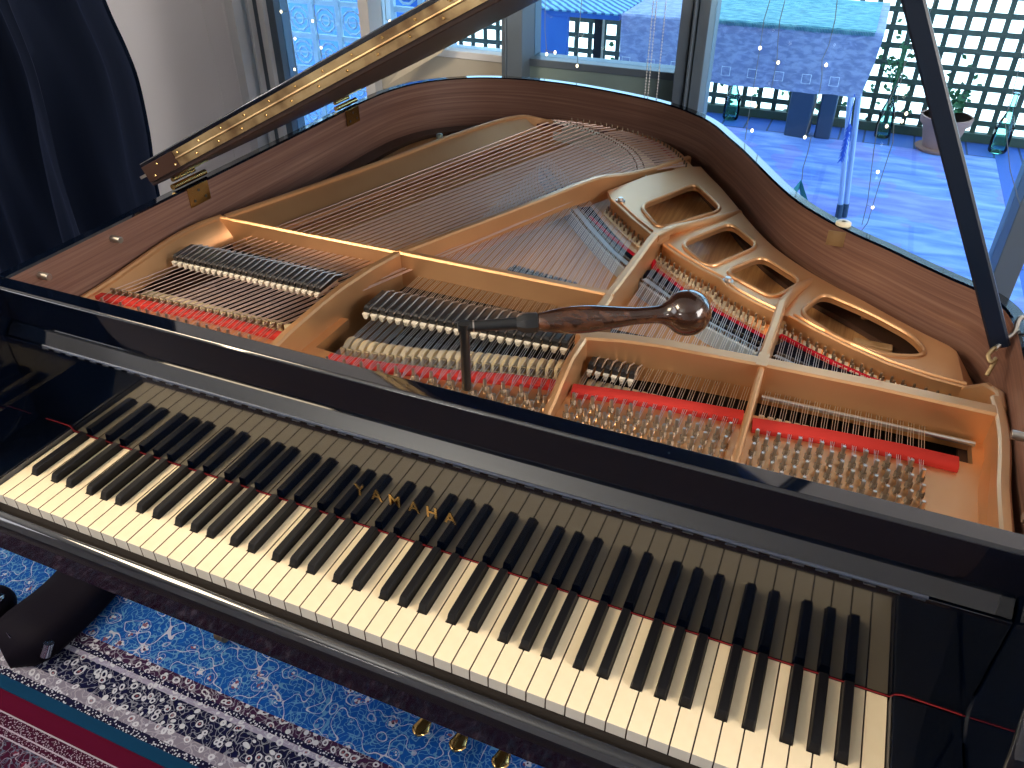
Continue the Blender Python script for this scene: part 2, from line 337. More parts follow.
# ------------------------------------------------------------------ outdoors
struct('floor_deck', B().box(-4, 5, 1.87, 4.86, FL - 0.12, FL - 0.005), DECK, smooth=0)
struct('ground_outside', B().box(-25, 25, 4.9, 40, -1.6, -1.5), GRASS, smooth=0)
# lattice fence panel
b = B(); xx = -1.85; PITCH = 0.0955
while xx < 3.6: b.box(xx, xx + 0.029, 4.75, 4.76, FL, 0.75); xx += PITCH
zz = FL
while zz < 0.75: b.box(-1.85, 3.6, 4.738, 4.75, zz, zz + 0.029); zz += PITCH
b.box(-1.85, 3.6, 4.73, 4.78, FL, FL + 0.05)
tag(obj('lattice_fence', b, LATT, loc=(1.3, 4.75, FL), smooth=0), 'dark weathered square lattice fence along the far edge of the deck', 'fence')
tag(obj('board_wall', B().box(-4, -1.87, 4.74, 4.80, FL, 1.3), BLUEWALL, loc=(-2.9, 4.77, FL), smooth=0), 'wide blue board screen at the left end of the square lattice', 'screen')
orug = mat('daylight_tinted_outdoor_rug', (0.3, 0.4, 0.8), 0.95, spec=0.05); nt = NT(orug)  # blue daylight tint is mixed into the rug's own violet pattern
n1 = nt.n('TexNoise', Scale=1.0, Detail=4.0, Distortion=0.5); nt.l(nt.coord((4, 14, 1)), n1.inputs['Vector']); n2 = nt.n('TexNoise', Scale=1.0, Detail=2.0); nt.l(nt.coord((3, 2.5, 1), loc=(4, 2, 0)), n2.inputs['Vector'])
c_a = nt.ramp(n1.outputs[0], [(0.32, (0.15, 0.24, 0.60)), (0.5, (0.24, 0.34, 0.70)), (0.66, (0.36, 0.46, 0.78))]); c_b = nt.mix(nt.math('MULTIPLY', nt.math('GREATER_THAN', n2.outputs[0], 0.52), 0.35), c_a, (0.36, 0.24, 0.60))
br = nt.n('TexBrick', Scale=1.0, **{'Mortar Size': 0.012, 'Brick Width': 0.9, 'Row Height': 0.7}); nt.l(nt.coord(), br.inputs['Vector']); br.inputs['Color1'].default_value = (1, 1, 1, 1); br.inputs['Color2'].default_value = (0.92, 0.92, 0.96, 1); br.inputs['Mortar'].default_value = (0.84, 0.86, 0.95, 1)
nt.base(nt.mix(1.0, c_b, br.outputs[0], 'MULTIPLY'))
tag(obj('outdoor_rug', B().box(-0.8, 1.82, 2.1, 4.46, FL - 0.005, FL + 0.004), orug, loc=(0.5, 3.3, FL), smooth=0), 'blue and violet patterned rug, daylight tint in its colour, on the outdoor deck', 'rug')
# carved screen outside the left pane
b = B(); SX0, SX1, SY = -1.75, -0.62, 2.6
for i in range(9): x = lerp(SX0, SX1, i / 8); b.box(x - 0.012, x + 0.012, SY, SY + 0.02, FL, 0.9)
for j in range(12): z = FL + j * 0.146; b.box(SX0, SX1, SY + 0.004, SY + 0.024, z, z + 0.022)
for i in range(8):
    for j in range(11):
        cx = lerp(SX0, SX1, (i + 0.5) / 8); cz = FL + (j + 0.57) * 0.146
        for rr in (0.05, 0.024): b.tube([(cx + rr * math.cos(a * math.pi / 5), SY + 0.01, cz + rr * math.sin(a * math.pi / 5)) for a in range(10)], 0.006, 4, closed=True)
        b.box(cx - 0.05, cx + 0.05, SY + 0.008, SY + 0.014, cz - 0.004, cz + 0.004)
CARVED = mat('pale_blue_carved_wood', (0.58, 0.72, 0.78), 0.6)
tag(obj('carved_screen', b, CARVED, loc=(-1.18, SY, FL), smooth=0), 'pale carved fretwork screen standing outside the left window', 'screen')
# table, cloth, topper
t = thing('outdoor_table', (0.5, 3.6, FL), 'long outdoor table hidden under a lilac cloth with thin slanted legs', 'table')
obj('tabletop', B().box(-0.02, 1.04, 3.28, 4.0, 0.05, 0.075), PLASTIC, t, bevel=0.003)
POLE = mat('pale_blue_tube', (0.42, 0.50, 0.72), 0.4, metal=0.3)
for (x0, x1, y0, y1) in ((0.972, 1.077, 3.28, 3.25), (1.012, 1.10, 3.29, 3.27), (0.05, -0.05, 3.30, 3.25), (0.05, -0.05, 3.9, 3.98)):
    l = obj('leg', B().cyl((x0, y0, 0.05), (x1, y1, FL + 0.04), 0.0125, 10), POLE, t); obj('foot_cap', B().cyl((x1 - 0.004, y1, FL + 0.07), (x1, y1, FL + 0.0045), 0.016, 10), SLATE, l)
b = B(); nx = 80; rings = []
top = []; bot = []
for i in range(nx + 1):
    x = lerp(-0.06, 1.08, i / nx); wv_ = 0.010 * math.sin(x * 21) + 0.006 * math.sin(x * 47 + 1)
    rings.append([(x, 3.262, 0.086), (x, 3.25, 0.078), (x * 0.985 + 0.004, 3.250 + wv_ * 0.5, -0.04), (x * 0.96 + 0.008, 3.245 + wv_, -0.178), (x * 0.96 + 0.008, 3.250 + wv_, -0.178), (x * 0.985 + 0.004, 3.256 + wv_ * 0.5, -0.04), (x, 3.258, 0.076), (x, 3.268, 0.080)])
b.loft(rings); b.box(-0.06, 1.08, 3.262, 4.05, 0.0765, 0.084)
tc = obj('tablecloth', b, CLOTH, loc=(0.5, 3.26, 0.08)); tag(tc, 'lilac linen cloth with white square outlines hanging over the outdoor table front', 'tablecloth')
for i in range(9):
    cx = 0.925 - i * 0.118; q = 0.019; z = -0.118; y = 3.236
    obj('embroidered_square', B().tube([(cx - q, y, z - q), (cx + q, y, z - q), (cx + q, y, z + q), (cx - q, y, z + q)], 0.0019, 4, closed=True), THREAD, tc)
b = B(); b.box(0.28, 1.045, 3.272, 4.0, 0.0865, 0.091)
for i in range(120): x = 0.283 + i * 0.00635; b.box(x, x + 0.003, 3.242, 3.264, 0.072 + 0.004 * random.random(), 0.09)
tag(obj('table_topper', b, CLOTHTOP, loc=(0.66, 3.6, 0.088), smooth=0), 'aqua woven topper with short fringe lying on the lilac tablecloth', 'table topper')
STRIPE = mat('blue_striped_cloth', (0.16, 0.40, 0.66), 0.8)
nt = NT(STRIPE); wv = nt.n('TexWave', Scale=9.0, Distortion=1.5, **{'Detail Scale': 1.5}); nt.l(nt.coord(rot=(0, 0, R(-35))), wv.inputs['Vector']); nt.base(nt.ramp(wv.outputs[1], [(0.35, (0.04, 0.14, 0.36)), (0.6, (0.30, 0.62, 0.72))]))
st = thing('side_table', (-0.6, 3.6, FL), 'low board sided table with a striped top left of the lilac cloth', 'table')
obj('tabletop', B().box(-1.25, -0.075, 3.27, 4.05, 0.050, 0.072), BLUEWALL, st, bevel=0.002)
obj('board_leg', B().box(-0.54, -0.335, 3.28, 3.31, FL + 0.0045, 0.050), BLUEWALL, st); obj('board_leg', B().box(-1.2, -0.95, 3.28, 3.31, FL + 0.0045, 0.050), BLUEWALL, st)
obj('back_leg', B().cyl((-0.60, 3.95, FL + 0.0045), (-0.60, 3.95, 0.05), 0.02, 10), SLATE, st)
obj('post_leg', B().box(-0.205, -0.165, 3.30, 3.34, FL + 0.0045, 0.050), BLACKSAT, st)
tag(obj('striped_cloth', B().box(-1.26, -0.070, 3.255, 4.06, 0.0725, 0.082), STRIPE, loc=(-0.65, 3.6, 0.0725), bevel=0.003), 'blue and aqua striped cloth covering the side table top', 'cloth')
# slate pedestals, bottles, pot
tag(obj('slate_planter', B().prism([(0.67, 4.42), (0.80, 4.40), (0.81, 4.55), (0.66, 4.55)], FL, -0.22), SLATE, loc=(0.73, 4.5, FL), bevel=0.01), 'left dark slate post standing behind the cloth covered table', 'planter')
tag(obj('slate_planter', B().prism([(0.84, 4.44), (0.93, 4.44), (0.93, 4.56), (0.84, 4.56)], FL, -0.2), SLATE, loc=(0.88, 4.5, FL), bevel=0.01), 'narrower dark slate post right of the other under the table', 'planter')
def bottle(x, y, h, r, label):
    o = obj('glass_bottle', B().lathe([(0.002, r * 0.9), (0.012, r), (h * 0.42, r), (h * 0.60, r * 0.55), (h * 0.72, r * 0.3), (h * 0.96, r * 0.27), (h * 0.965, r * 0.36), (h, r * 0.36)], (x, y, FL), n=18), GREENGLASS, loc=(x, y, FL))
    return tag(o, label, 'bottle', 'green glass bottles by the lattice')
bottle(1.215, 4.63, 0.33, 0.045, 'green glass bottle right of the table legs holding a leafy sprig')
bottle(1.835, 4.60, 0.33, 0.050, 'green glass bottle right of the terracotta pot')
bottle(0.31, 4.64, 0.30, 0.05, 'green glass bottle seen under the left half of the table')
def sprig(name, x, y, z, n, h, spread, label, leafm, parent=None, s=0.03):
    b = B()
    for i in range(n):
        a = random.uniform(0, 6.28); tx = x + spread * math.cos(a) * random.random(); ty = y + spread * 0.5 * math.sin(a) * random.random(); tz = z + h * random.uniform(0.5, 1)
        b.tube([(x, y, z), ((x + tx) / 2, (y + ty) / 2, z + (tz - z) * 0.6), (tx, ty, tz)], 0.002, 4)
        for k in range(5):
            u = random.uniform(0.4, 1); p = Vector((lerp(x, tx, u), lerp(y, ty, u), lerp(z, tz, u))); d = Vector((random.uniform(-1, 1), random.uniform(-.5, .5), random.uniform(-.3, .9))).normalized() * s; q = d.cross(Vector((0, 1, 0.3))).normalized() * s * 0.3
            b.add([p, p + d * .5 + q, p + d, p + d * .5 - q, p + d * .5 + Vector((0, 0.003, 0.002))], [(0, 1, 4), (1, 2, 4), (2, 3, 4), (3, 0, 4)])
    return obj(name, b, leafm, parent, loc=None if parent else (x, y, z), smooth=0)
tag(sprig('leafy_sprig', 1.215, 4.63, -0.46, 9, 0.24, 0.12, '', LEAF), 'green leafy sprig standing in the bottle near the table', 'plant')
tag(obj('pot_saucer', B().lathe([(0, 0.10), (0.006, 0.115), (0.022, 0.125), (0.024, 0.118), (0.012, 0.10), (0.008, 0.02)], (1.52, 4.5, FL), n=28), TERRA, loc=(1.52, 4.5, FL)), 'terracotta saucer under the flower pot on the deck', 'saucer')
pot = obj('flower_pot', B().lathe([(0.0, 0.082), (0.14, 0.116), (0.145, 0.132), (0.185, 0.138), (0.185, 0.124), (0.16, 0.118), (0.15, 0.02)], (1.52, 4.5, FL + 0.012), n=28), TERRA, loc=(1.52, 4.5, FL + 0.012)); tag(pot, 'terracotta pot with a small plant in front of the lattice', 'plant pot')
obj('soil', B().lathe([(0, 0.118), (0.004, 0.117), (0.006, 0.02)], (1.52, 4.5, FL + 0.155), n=20), CAVITY, pot)
sprig('plant', 1.54, 4.5, FL + 0.16, 8, 0.2, 0.1, '', LEAF, pot, 0.05)
b = B(); random.seed(3)
for i in range(260):
    x = random.choice((random.gauss(0.75, .35), random.gauss(1.2, .25), random.gauss(-0.3, .4), random.uniform(0.4, 3.2))); z = FL + abs(random.gauss(0.1, .28)); y = 4.85 + random.random() * 0.25
    d = Vector((random.uniform(-1, 1), random.uniform(-.5, .5), random.uniform(-.4, 1))).normalized() * 0.045; q = d.cross(Vector((0, 1, 0.2))).normalized() * 0.014; p = Vector((x, y, z))
    b.add([p, p + d * .5 + q, p + d, p + d * .5 - q], [(0, 1, 2, 3)])
o = obj('climbing_leaves', b, LEAF, loc=(1, 4.9, FL), smooth=0); o['kind'] = 'stuff'; tag(o, 'green climbing leaves growing behind the lattice', 'foliage')

# ------------------------------------------------------------------ blinds and fairy lights in the window
def chain(name, x, y, z0, z1, label, lean=0.0):
    b = B(); n = int((z1 - z0) / 0.008)
    b.cyl((x, y, z0), (x + lean, y, z1), 0.0006, 4)
    for i in range(n): t_ = i / n; b.ball((lerp(x, x + lean, t_), y, lerp(z0, z1, t_)), 0.0023, 4)
    return b
rb = thing('roller_blind', (0.4, 1.65, TOPW), 'rolled up white blind above the middle window with two hanging bead chains', 'blind')
obj('blind_roll', B().cyl((0.08, 1.65, 1.36), (0.54, 1.65, 1.36), 0.035, 20), PLASTIC, rb); obj('bracket', B().box(0.54, 0.55, 1.62, 1.75, 1.32, 1.40), PLASTIC, rb); obj('bracket', B().box(0.07, 0.08, 1.62, 1.75, 1.32, 1.40), PLASTIC, rb)
for x in (0.488, 0.497, 0.522): obj('bead_chain', chain('c', x, 1.61, -0.1, 1.35, ''), BEAD, rb)
rb2 = thing('roller_blind', (-1.1, 1.65, TOPW), 'rolled up blind at the left window with a bead chain against the wall', 'blind')
obj('blind_roll', B().cyl((-1.0, 1.65, 1.36), (-0.5, 1.65, 1.36), 0.035, 20), PLASTIC, rb2); obj('bracket', B().box(-1.03, -1.0, 1.62, 1.75, 1.32, 1.40), PLASTIC, rb2); obj('bead_chain', chain('c', -0.985, 1.66, -0.3, 1.35, '', -0.02), BEAD, rb2); obj('bead_chain', chain('c', -1.07, 1.66, -0.3, 1.35, '', -0.03), BEAD, rb2)
strands = [
 ([(0.938, 0.444), (0.943, 0.398), (0.941, 0.338), (0.932, 0.301), (0.940, 0.264), (0.943, 0.226), (0.936, 0.16), (0.930, 0.099), (0.946, 0.101), (0.946, 0.059), (0.942, 0.013), (0.946, -0.021)], [(0.930, 0.099), (0.945, 0.29)], 'fairy light wire ending above a teal paper ornament'),
 ([(0.776, 0.434), (0.769, 0.386), (0.771, 0.317), (0.771, 0.127), (0.772, 0.071)], [(0.771, 0.317), (0.785, 0.168), (0.787, 0.10)], 'fairy light wire hanging nearest the wide double door post'),
 ([(0.813, 0.436), (0.809, 0.388), (0.813, 0.34), (0.82, 0.288), (0.818, 0.2)], [(0.824, 0.285)], 'short fairy light wire between its two longer neighbours, right of the door post'),
 ([(1.16, 0.46), (1.13, 0.30), (1.113, 0.193), (1.105, 0.153), (1.111, 0.087), (1.129, -0.052), (1.131, -0.126)], [(1.127, 0.153), (1.146, -0.07)], 'fairy light wire left of the lid prop, the straighter one'),
 ([(1.15, 0.46), (1.139, 0.366), (1.128, 0.318), (1.136, 0.195), (1.151, 0.119), (1.146, 0.008), (1.143, -0.109), (1.133, -0.135)], [(1.165, 0.19), (1.16, 0.17), (1.135, 0.03)], 'fairy light wire left of the lid prop, with the kinked end'),
 ([(1.37, 0.5), (1.391, 0.199), (1.441, 0.078), (1.491, -0.008)], [(1.391, 0.199)], 'fairy light wire sagging to the right door post'),
 ([(0.156, 0.45), (0.158, 0.314), (0.166, 0.249), (0.185, 0.256)], [(0.166, 0.249), (0.192, 0.256)], 'fairy light wire in the middle window left of the bead chains'),
 ([(0.27, 0.5), (0.262, 0.3), (0.262, 0.22)], [(0.262, 0.225)], 'single bulb fairy light wire in the centre of the middle window'),
 ([(-0.36, 0.5), (-0.372, 0.36), (-0.374, 0.303), (-0.36, 0.30)], [(-0.36, 0.30)], 'fairy light wire in the window above the raised lid edge'),
 ([(-0.62, 0.5), (-0.64, 0.3), (-0.63, 0.1)], [(-0.62, 0.36), (-0.65, 0.28), (-0.63, 0.2), (-0.60, 0.12)], 'fairy light wire with four bulbs in front of the carved screen, right one'),
 ([(-0.76, 0.5), (-0.74, 0.3), (-0.75, 0.05)], [(-0.74, 0.38), (-0.77, 0.3), (-0.73, 0.22), (-0.75, 0.12)], 'fairy light wire with four bulbs in front of the carved screen, left one')]
for pts, bulbs, lab in strands:
    YS = 1.66 if 'kinked' in lab else 1.68
    o = thing('fairy_light_strand', (pts[0][0], 1.68, TOPW), lab, 'string lights', 'fairy lights hanging inside the windows')
    obj('wire', B().tube([(pts[0][0], YS, TOPW)] + [(x, YS, z) for x, z in pts], 0.0011, 5), WIRE, o)
    for (x, z) in bulbs:
        obj('bulb', B().ball((x, 1.678, z), 0.004, 8, (1, 1, 1.3)), BULB, o)
        obj('twig', B().tube([(pts[1][0] if abs(pts[1][0] - x) < 0.04 else x + 0.015, 1.68, z + 0.004), (x, 1.678, z)], 0.001, 4), WIRE, o)
b = B()
for s_ in (-1, 1): b.add([(0.944, 1.68, -0.02), (0.944 + 0.03 * s_, 1.675, -0.075), (0.944 + 0.018 * s_, 1.684, -0.10), (0.944, 1.69, -0.05), (0.944 + 0.012 * s_, 1.692, -0.06)], [(0, 1, 4), (1, 2, 4), (2, 3, 4), (3, 0, 4), (0, 1, 2, 3)])
tag(obj('paper_ornament', b, TEALPAPER, loc=(0.944, 1.68, -0.02), smooth=0), 'small teal folded ornament at the end of a fairy light wire', 'ornament')
b = B()
for i in range(60): z = lerp(-0.28, -0.44, i / 60); a = i * 2.4; b.tube([(1.03, 3.20, z), (1.03 + 0.014 * math.cos(a), 3.20 + 0.012 * math.sin(a), z - 0.02)], [0.004, 0.001], 4)
b.cyl((1.03, 3.20, -0.44), (1.02, 3.232, -0.16), 0.002, 5)
tag(obj('feather_tassel', b, BLUEBRIGHT, loc=(1.03, 3.20, -0.3)), 'deep blue tassel hanging beside the right table leg', 'tassel')
# beige cloth in window_2
CANVAS = mat('beige_canvas', (0.52, 0.47, 0.38), 0.9)
b = B(); rings = []
for i in range(13):
    u = i / 12; x0 = lerp(-0.40, -0.085, u); z0 = lerp(0.10, 0.44, u); x1 = lerp(-0.20, -0.02, u); z1 = lerp(0.215, 0.44, u); yy = 1.705 + 0.006 * math.sin(u * 9)
    rings.append([(x0, yy, z0), (x1, yy + 0.004, z1), (x1, yy + 0.008, z1), (x0, yy + 0.004, z0)])
b.loft(rings)
tag(obj('canvas_drape', b, CANVAS, loc=(-0.2, 1.71, 0.1)), 'beige canvas drawn diagonally across the window behind the piano tail', 'drape')

# ------------------------------------------------------------------ velvet drape at the left
prof_r = [(1.3, -0.78), (0.75, -0.70), (0.47, -0.655), (0.36, -0.625), (0.28, -0.612), (0.15, -0.620), (0.0, -0.640), (-0.3, -0.65), (FL + 0.012, -0.65)]
b = B(); rings = []
for z, xr in cr([(z, x, 0) for z, x in prof_r], 4) and [(p[0], p[1]) for p in cr([(z, x, 0) for z, x in prof_r], 4)]:
    ring = []
    for i in range(61):
        u = i / 60; x = lerp(xr, -1.75 + 0.1 * z, u); fo = 0.045 * math.sin(u * 17 + 0.9 * z) + 0.02 * math.sin(u * 41 + 2.2 * z + 1) + 0.012 * math.sin(u * 70 - z * 3)
        ring.append((x, 0.86 + fo * (0.35 + 0.65 * min(1, u * 4)) + 0.10 * u, z))
    back = [(x, y + 0.012, z) for x, y, z in ring[::-1]]
    rings.append(ring + back)
b.loft(rings)
vel = obj('velvet_curtain', b, VELVET, loc=(-1.1, 0.88, FL), smooth=60); tag(vel, 'dark navy velvet curtain hanging in folds left of the piano', 'curtain')
# ------------------------------------------------------------------ rugs and bag on the floor
RUGB = rug_material('blue_persian_rug', (0.005, 0.055, 0.26), (0.40, 0.42, 0.50), (0.16, 0.05, 0.06), (0.006, 0.006, 0.03),
    [(-9, -0.103, 'plain', (0.004, 0.030, 0.075)), (-0.103, -0.088, 'tiny', (0.006, 0.006, 0.025)), (-0.088, -0.062, 'flowers', (0.15, 0.14, 0.19)), (-0.062, 0.0, 'flowers', (0.004, 0.005, 0.028)), (0.0, 0.012, 'flowers', (0.20, 0.19, 0.28)), (0.012, 0.024, 'tiny', (0.006, 0.006, 0.03)), (0.024, 0.048, 'flowers', (0.03, 0.012, 0.04))], 31.0)
RUGR = rug_material('burgundy_rug', (0.030, 0.004, 0.018), (0.24, 0.21, 0.28), (0.1, 0.012, 0.03), (0.02, 0.0, 0.01),
    [(-0.165, -0.10, 'plain', (0.060, 0.003, 0.016)), (-0.168, -0.165, 'plain', (0.28, 0.25, 0.32)), (-0.19, -0.168, 'tiny', (0.03, 0.003, 0.016)), (-0.193, -0.19, 'plain', (0.28, 0.25, 0.32)), (-0.205, -0.193, 'tiny', (0.03, 0.003, 0.016)), (-0.208, -0.205, 'plain', (0.28, 0.25, 0.32))], 42.0)
o = obj('blue_rug', B().box(-1.6, 2.4, -0.128, 1.6, FL, FL + 0.010), RUGB, loc=(0, 0, FL), bevel=0.003); tag(o, 'blue persian rug with floral border lying under the piano', 'rug')
o = obj('burgundy_rug', B().box(-1.8, 2.0, -0.80, -0.124, FL, FL + 0.006), RUGR, loc=(0, 0, FL), bevel=0.002); tag(o, 'burgundy and white patterned rug in front of the piano', 'rug')
LEATHER = mat('black_soft_leather', (0.003, 0.002, 0.006), 0.75, spec=0.1)
b = B(); rings = []
for i in range(22):
    u = i / 21; y = lerp(-0.085, 0.42, u); e = min(1, math.sqrt(max(0, 1 - (1 - min(u * 7, 1)) ** 2)) + 0.03, ) * min(1, math.sqrt(max(0, 1 - (1 - min((1 - u) * 7, 1)) ** 2)) + 0.03); hw = 0.072 * e; h = 0.085 * (0.35 + 0.65 * e) * (1 + 0.04 * math.sin(u * 14)); cx = -0.40 + 0.01 * math.sin(u * 6)
    rings.append([(cx + hw * max(-1, min(1, 1.25 * math.cos(a))), y, FL + 0.011 + max(0, h * (0.5 + 0.5 * max(-1, min(1, 1.2 * math.sin(a)))))) for a in [k * 2 * math.pi / 16 for k in range(16)]])
b.loft(rings)
bag = obj('soft_bag', b, LEATHER, loc=(-0.40, 0.15, FL + 0.01), smooth=60); tag(bag, 'long soft black bag lying on the blue rug left of the piano', 'bag')
CHROME = mat('chrome', (0.6, 0.7, 0.8), 0.15, metal=1.0)
obj('metal_buckle', B().cyl((-0.325, -0.045, FL + 0.045), (-0.318, -0.03, FL + 0.075), 0.011, 14), CHROME, bag); obj('zip', B().tube([(-0.45, -0.04, FL + 0.085), (-0.39, -0.06, FL + 0.09)], 0.0015, 5), CHROME, bag)
bb = obj('small_case', B().ball((-0.535, -0.01, FL + 0.06), 0.06, 16, (0.9, 1, 0.83)), LEATHER, loc=(-0.535, -0.01, FL + 0.01), smooth=60); tag(bb, 'small rounded black case with a metal clasp at the frame edge', 'case')
obj('clasp', B().ball((-0.498, 0.0, FL + 0.10), 0.011, 10, (1, 1.5, 0.6)), CHROME, bb)

# ================================================================== THE PIANO
PX, PY = 0.613, 0.5
piano = thing('grand_piano', (PX, PY, FL), 'black polished grand piano with open lid, bronze frame and strings exposed', 'piano')
W = 0.02357
# ---- rim
rim_pts = [(-0.115, 0.05), (-0.115, 0.4), (-0.116, 0.8), (-0.118, 1.0), (-0.117, 1.10), (-0.108, 1.196), (-0.079, 1.286), (-0.022, 1.362), (0.062, 1.422), (0.155, 1.452), (0.24, 1.462), (0.344, 1.455), (0.46, 1.431), (0.572, 1.396), (0.645, 1.360), (0.695, 1.324), (0.735, 1.288), (0.775, 1.237), (0.818, 1.165), (0.858, 1.100), (0.906, 1.012), (0.955, 0.922), (1.0, 0.850), (1.055, 0.787), (1.105, 0.742), (1.159, 0.702), (1.20, 0.668), (1.249, 0.630), (1.295, 0.597), (1.323, 0.555), (1.336, 0.505), (1.341, 0.44), (1.341, 0.25), (1.341, 0.05)]
RIM = [(p[0], p[1]) for p in cr([(x, y, 0) for x, y in rim_pts], 4)]
TH = 0.024; inner = offset(RIM, TH); RZ = 0.237
b = B(); n = len(RIM); c = 0.003
ro1 = offset(RIM, c); ri1 = offset(RIM, TH - c)
rows = [[(x, y, -0.11) for x, y in RIM], [(x, y, RZ - c) for x, y in RIM], [(x, y, RZ) for x, y in ro1], [(x, y, RZ) for x, y in ri1], [(x, y, RZ - c) for x, y in inner], [(x, y, -0.11) for x, y in inner]]
k = 0
for a, (r0, r1) in enumerate(zip(rows, rows[1:])):
    b.add(r0 + r1, [(i, i + 1, n + i + 1, n + i) for i in range(n - 1)], 1 if a == 4 else 0)
b.add([r[0] for r in rows], [tuple(range(6))]); b.add([r[-1] for r in rows], [tuple(range(6))])
obj('rim', b, [BLACK, RIMWOOD], piano, smooth=50)
# arms
arm = [(0.05, RZ), (0.0, RZ), (-0.03, 0.232), (-0.058, 0.215), (-0.082, 0.190), (-0.103, 0.1515), (-0.116, 0.129), (-0.1225, 0.11), (-0.133, 0.075), (-0.150, 0.04), (-0.172, 0.012), (-0.190, -0.005), (-0.196, -0.03), (-0.192, -0.108), (0.05, -0.108)]
arm = [(p[0], p[1]) for p in cr([(a, c_, 0) for a, c_ in arm[:13]], 4)] + arm[13:]
obj('arm', B().prism(arm, 1.300, 1.341, axis='x'), BLACK, piano, bevel=0.006, seg=3, smooth=50); obj('arm', B().prism(arm, -0.115, -0.075, axis='x'), BLACK, piano, bevel=0.006, seg=3, smooth=50)
# key bed, key slip, stretcher, fallboard
obj('key_bed', B().box(-0.075, 1.300, -0.168, 0.42, -0.108, -0.055), BLACK, piano, bevel=0.002)
slip = [(-0.1525, -0.058), (-0.1525, -0.034), (-0.1545, -0.0318), (-0.158, -0.0322), (-0.163, -0.0355), (-0.168, -0.041), (-0.171, -0.048), (-0.172, -0.058)]
obj('key_slip', B().prism(slip, -0.0745, 1.2995, axis='x'), BLACK, piano, smooth=45)
obj('stretcher', B().prism([(0.0225, 0.10), (0.0220, 0.17), (0.0222, 0.234), (0.025, RZ), (0.050, RZ), (0.050, 0.10)], -0.091, 1.317, axis='x'), BLACK, piano, bevel=0.0012, smooth=40)
fb = obj('fallboard', B().box(-0.0735, 1.2985, 0.003, 0.020, 0.0012, 0.163), BLACK, piano, bevel=0.0008)
obj('fallboard_flap', B().prism([(0.0042, 0.1660), (0.0182, 0.1808), (0.0215, 0.1812), (0.0215, 0.156), (0.0205, 0.150), (0.0205, 0.1655)], -0.070, 1.2965, axis='x'), BLACK, piano, bevel=0.0012)
b = B(); b.cyl((0.004, 0.0035, 0.1645), (1.222, 0.0035, 0.1645), 0.0022, 8)
for i in range(52): b.box(0.006 + i * W, 0.006 + i * W + W * 0.5, -0.0002, 0.004, 0.1618, 0.1635)
obj('fallboard_hinge', b, mat('steel_hinge', (0.12, 0.14, 0.19), 0.35, metal=1.0), piano)
# brand lettering
def letter(ch, x, z, h):
    cu = bpy.data.curves.new('letter', 'FONT'); cu.body = ch; cu.size = h / 0.70; cu.extrude = 0.0005; cu.offset = 0.00035; cu.align_x = 'CENTER'
    tmp = bpy.data.objects.new('tmp', cu); me = bpy.data.meshes.new_from_object(tmp); bpy.data.objects.remove(tmp); me.materials.clear(); me.materials.append(BRASS)
    for v in me.vertices: v.co = Vector((v.co.x * 0.92, -v.co.z, v.co.y))
    o = bpy.data.objects.new('brass_letter', me); COL.objects.link(o); o.parent = fb; o.location = Vector((x, 0.0026, z)) - Vector(fb['pl']); return o
for ch, x in zip('YAMAHA', (0.5435, 0.5700, 0.5975, 0.6265, 0.6530, 0.6800)): letter(ch, x, 0.0595, 0.0185)
# cheek blocks + rounded fillets in the corners
for (x0, x1, lab) in ((-0.0735, -0.0035, 0), (1.2285, 1.2985, 1)):
    ck = obj('cheek_block', B().box(x0, x1, -0.150, 0.002, -0.05, 0.009), BLACK, piano, bevel=0.002, seg=3)
    fx = (-0.0752, -0.0738) if lab == 0 else (1.2982, 1.3002); rr = 0.075 if lab == 0 else 0.035
    pr = [(0.0028, 0.0095)] + [(0.0028 - rr + rr * math.sin(a * math.pi / 2 / 10), 0.0095 + rr - rr * math.cos(a * math.pi / 2 / 10)) for a in range(11)]
    obj('corner_fillet', B().prism(pr, *fx, axis='x'), BLACK, ck, smooth=50)
    obj('felt_slot', B().box((x1 + 0.0007) if lab == 0 else (x0 - 0.0017), (x1 + 0.0017) if lab == 0 else (x0 - 0.0007), -0.148, 0.0, -0.02, 0.0065), mat('grey_felt', (0.09, 0.08, 0.07), 0.9), ck)
# name felt
obj('name_felt', B().tube([(-0.058, 0.0022, 0.0100), (-0.03, 0.0022, 0.0105), (-0.006, 0.0022, 0.010), (-0.001, 0.0022, 0.0020), (0.3, 0.0022, 0.0016), (0.9, 0.0022, 0.0016), (1.2265, 0.0022, 0.0020), (1.231, 0.0022, 0.0085), (1.238, 0.0022, 0.0112), (1.285, 0.0022, 0.0105), (1.298, 0.0022, 0.0100)], 0.0008, 6), mat('dull_red_name_felt', (0.24, 0.02, 0.025), 0.95, spec=0.1), piano)
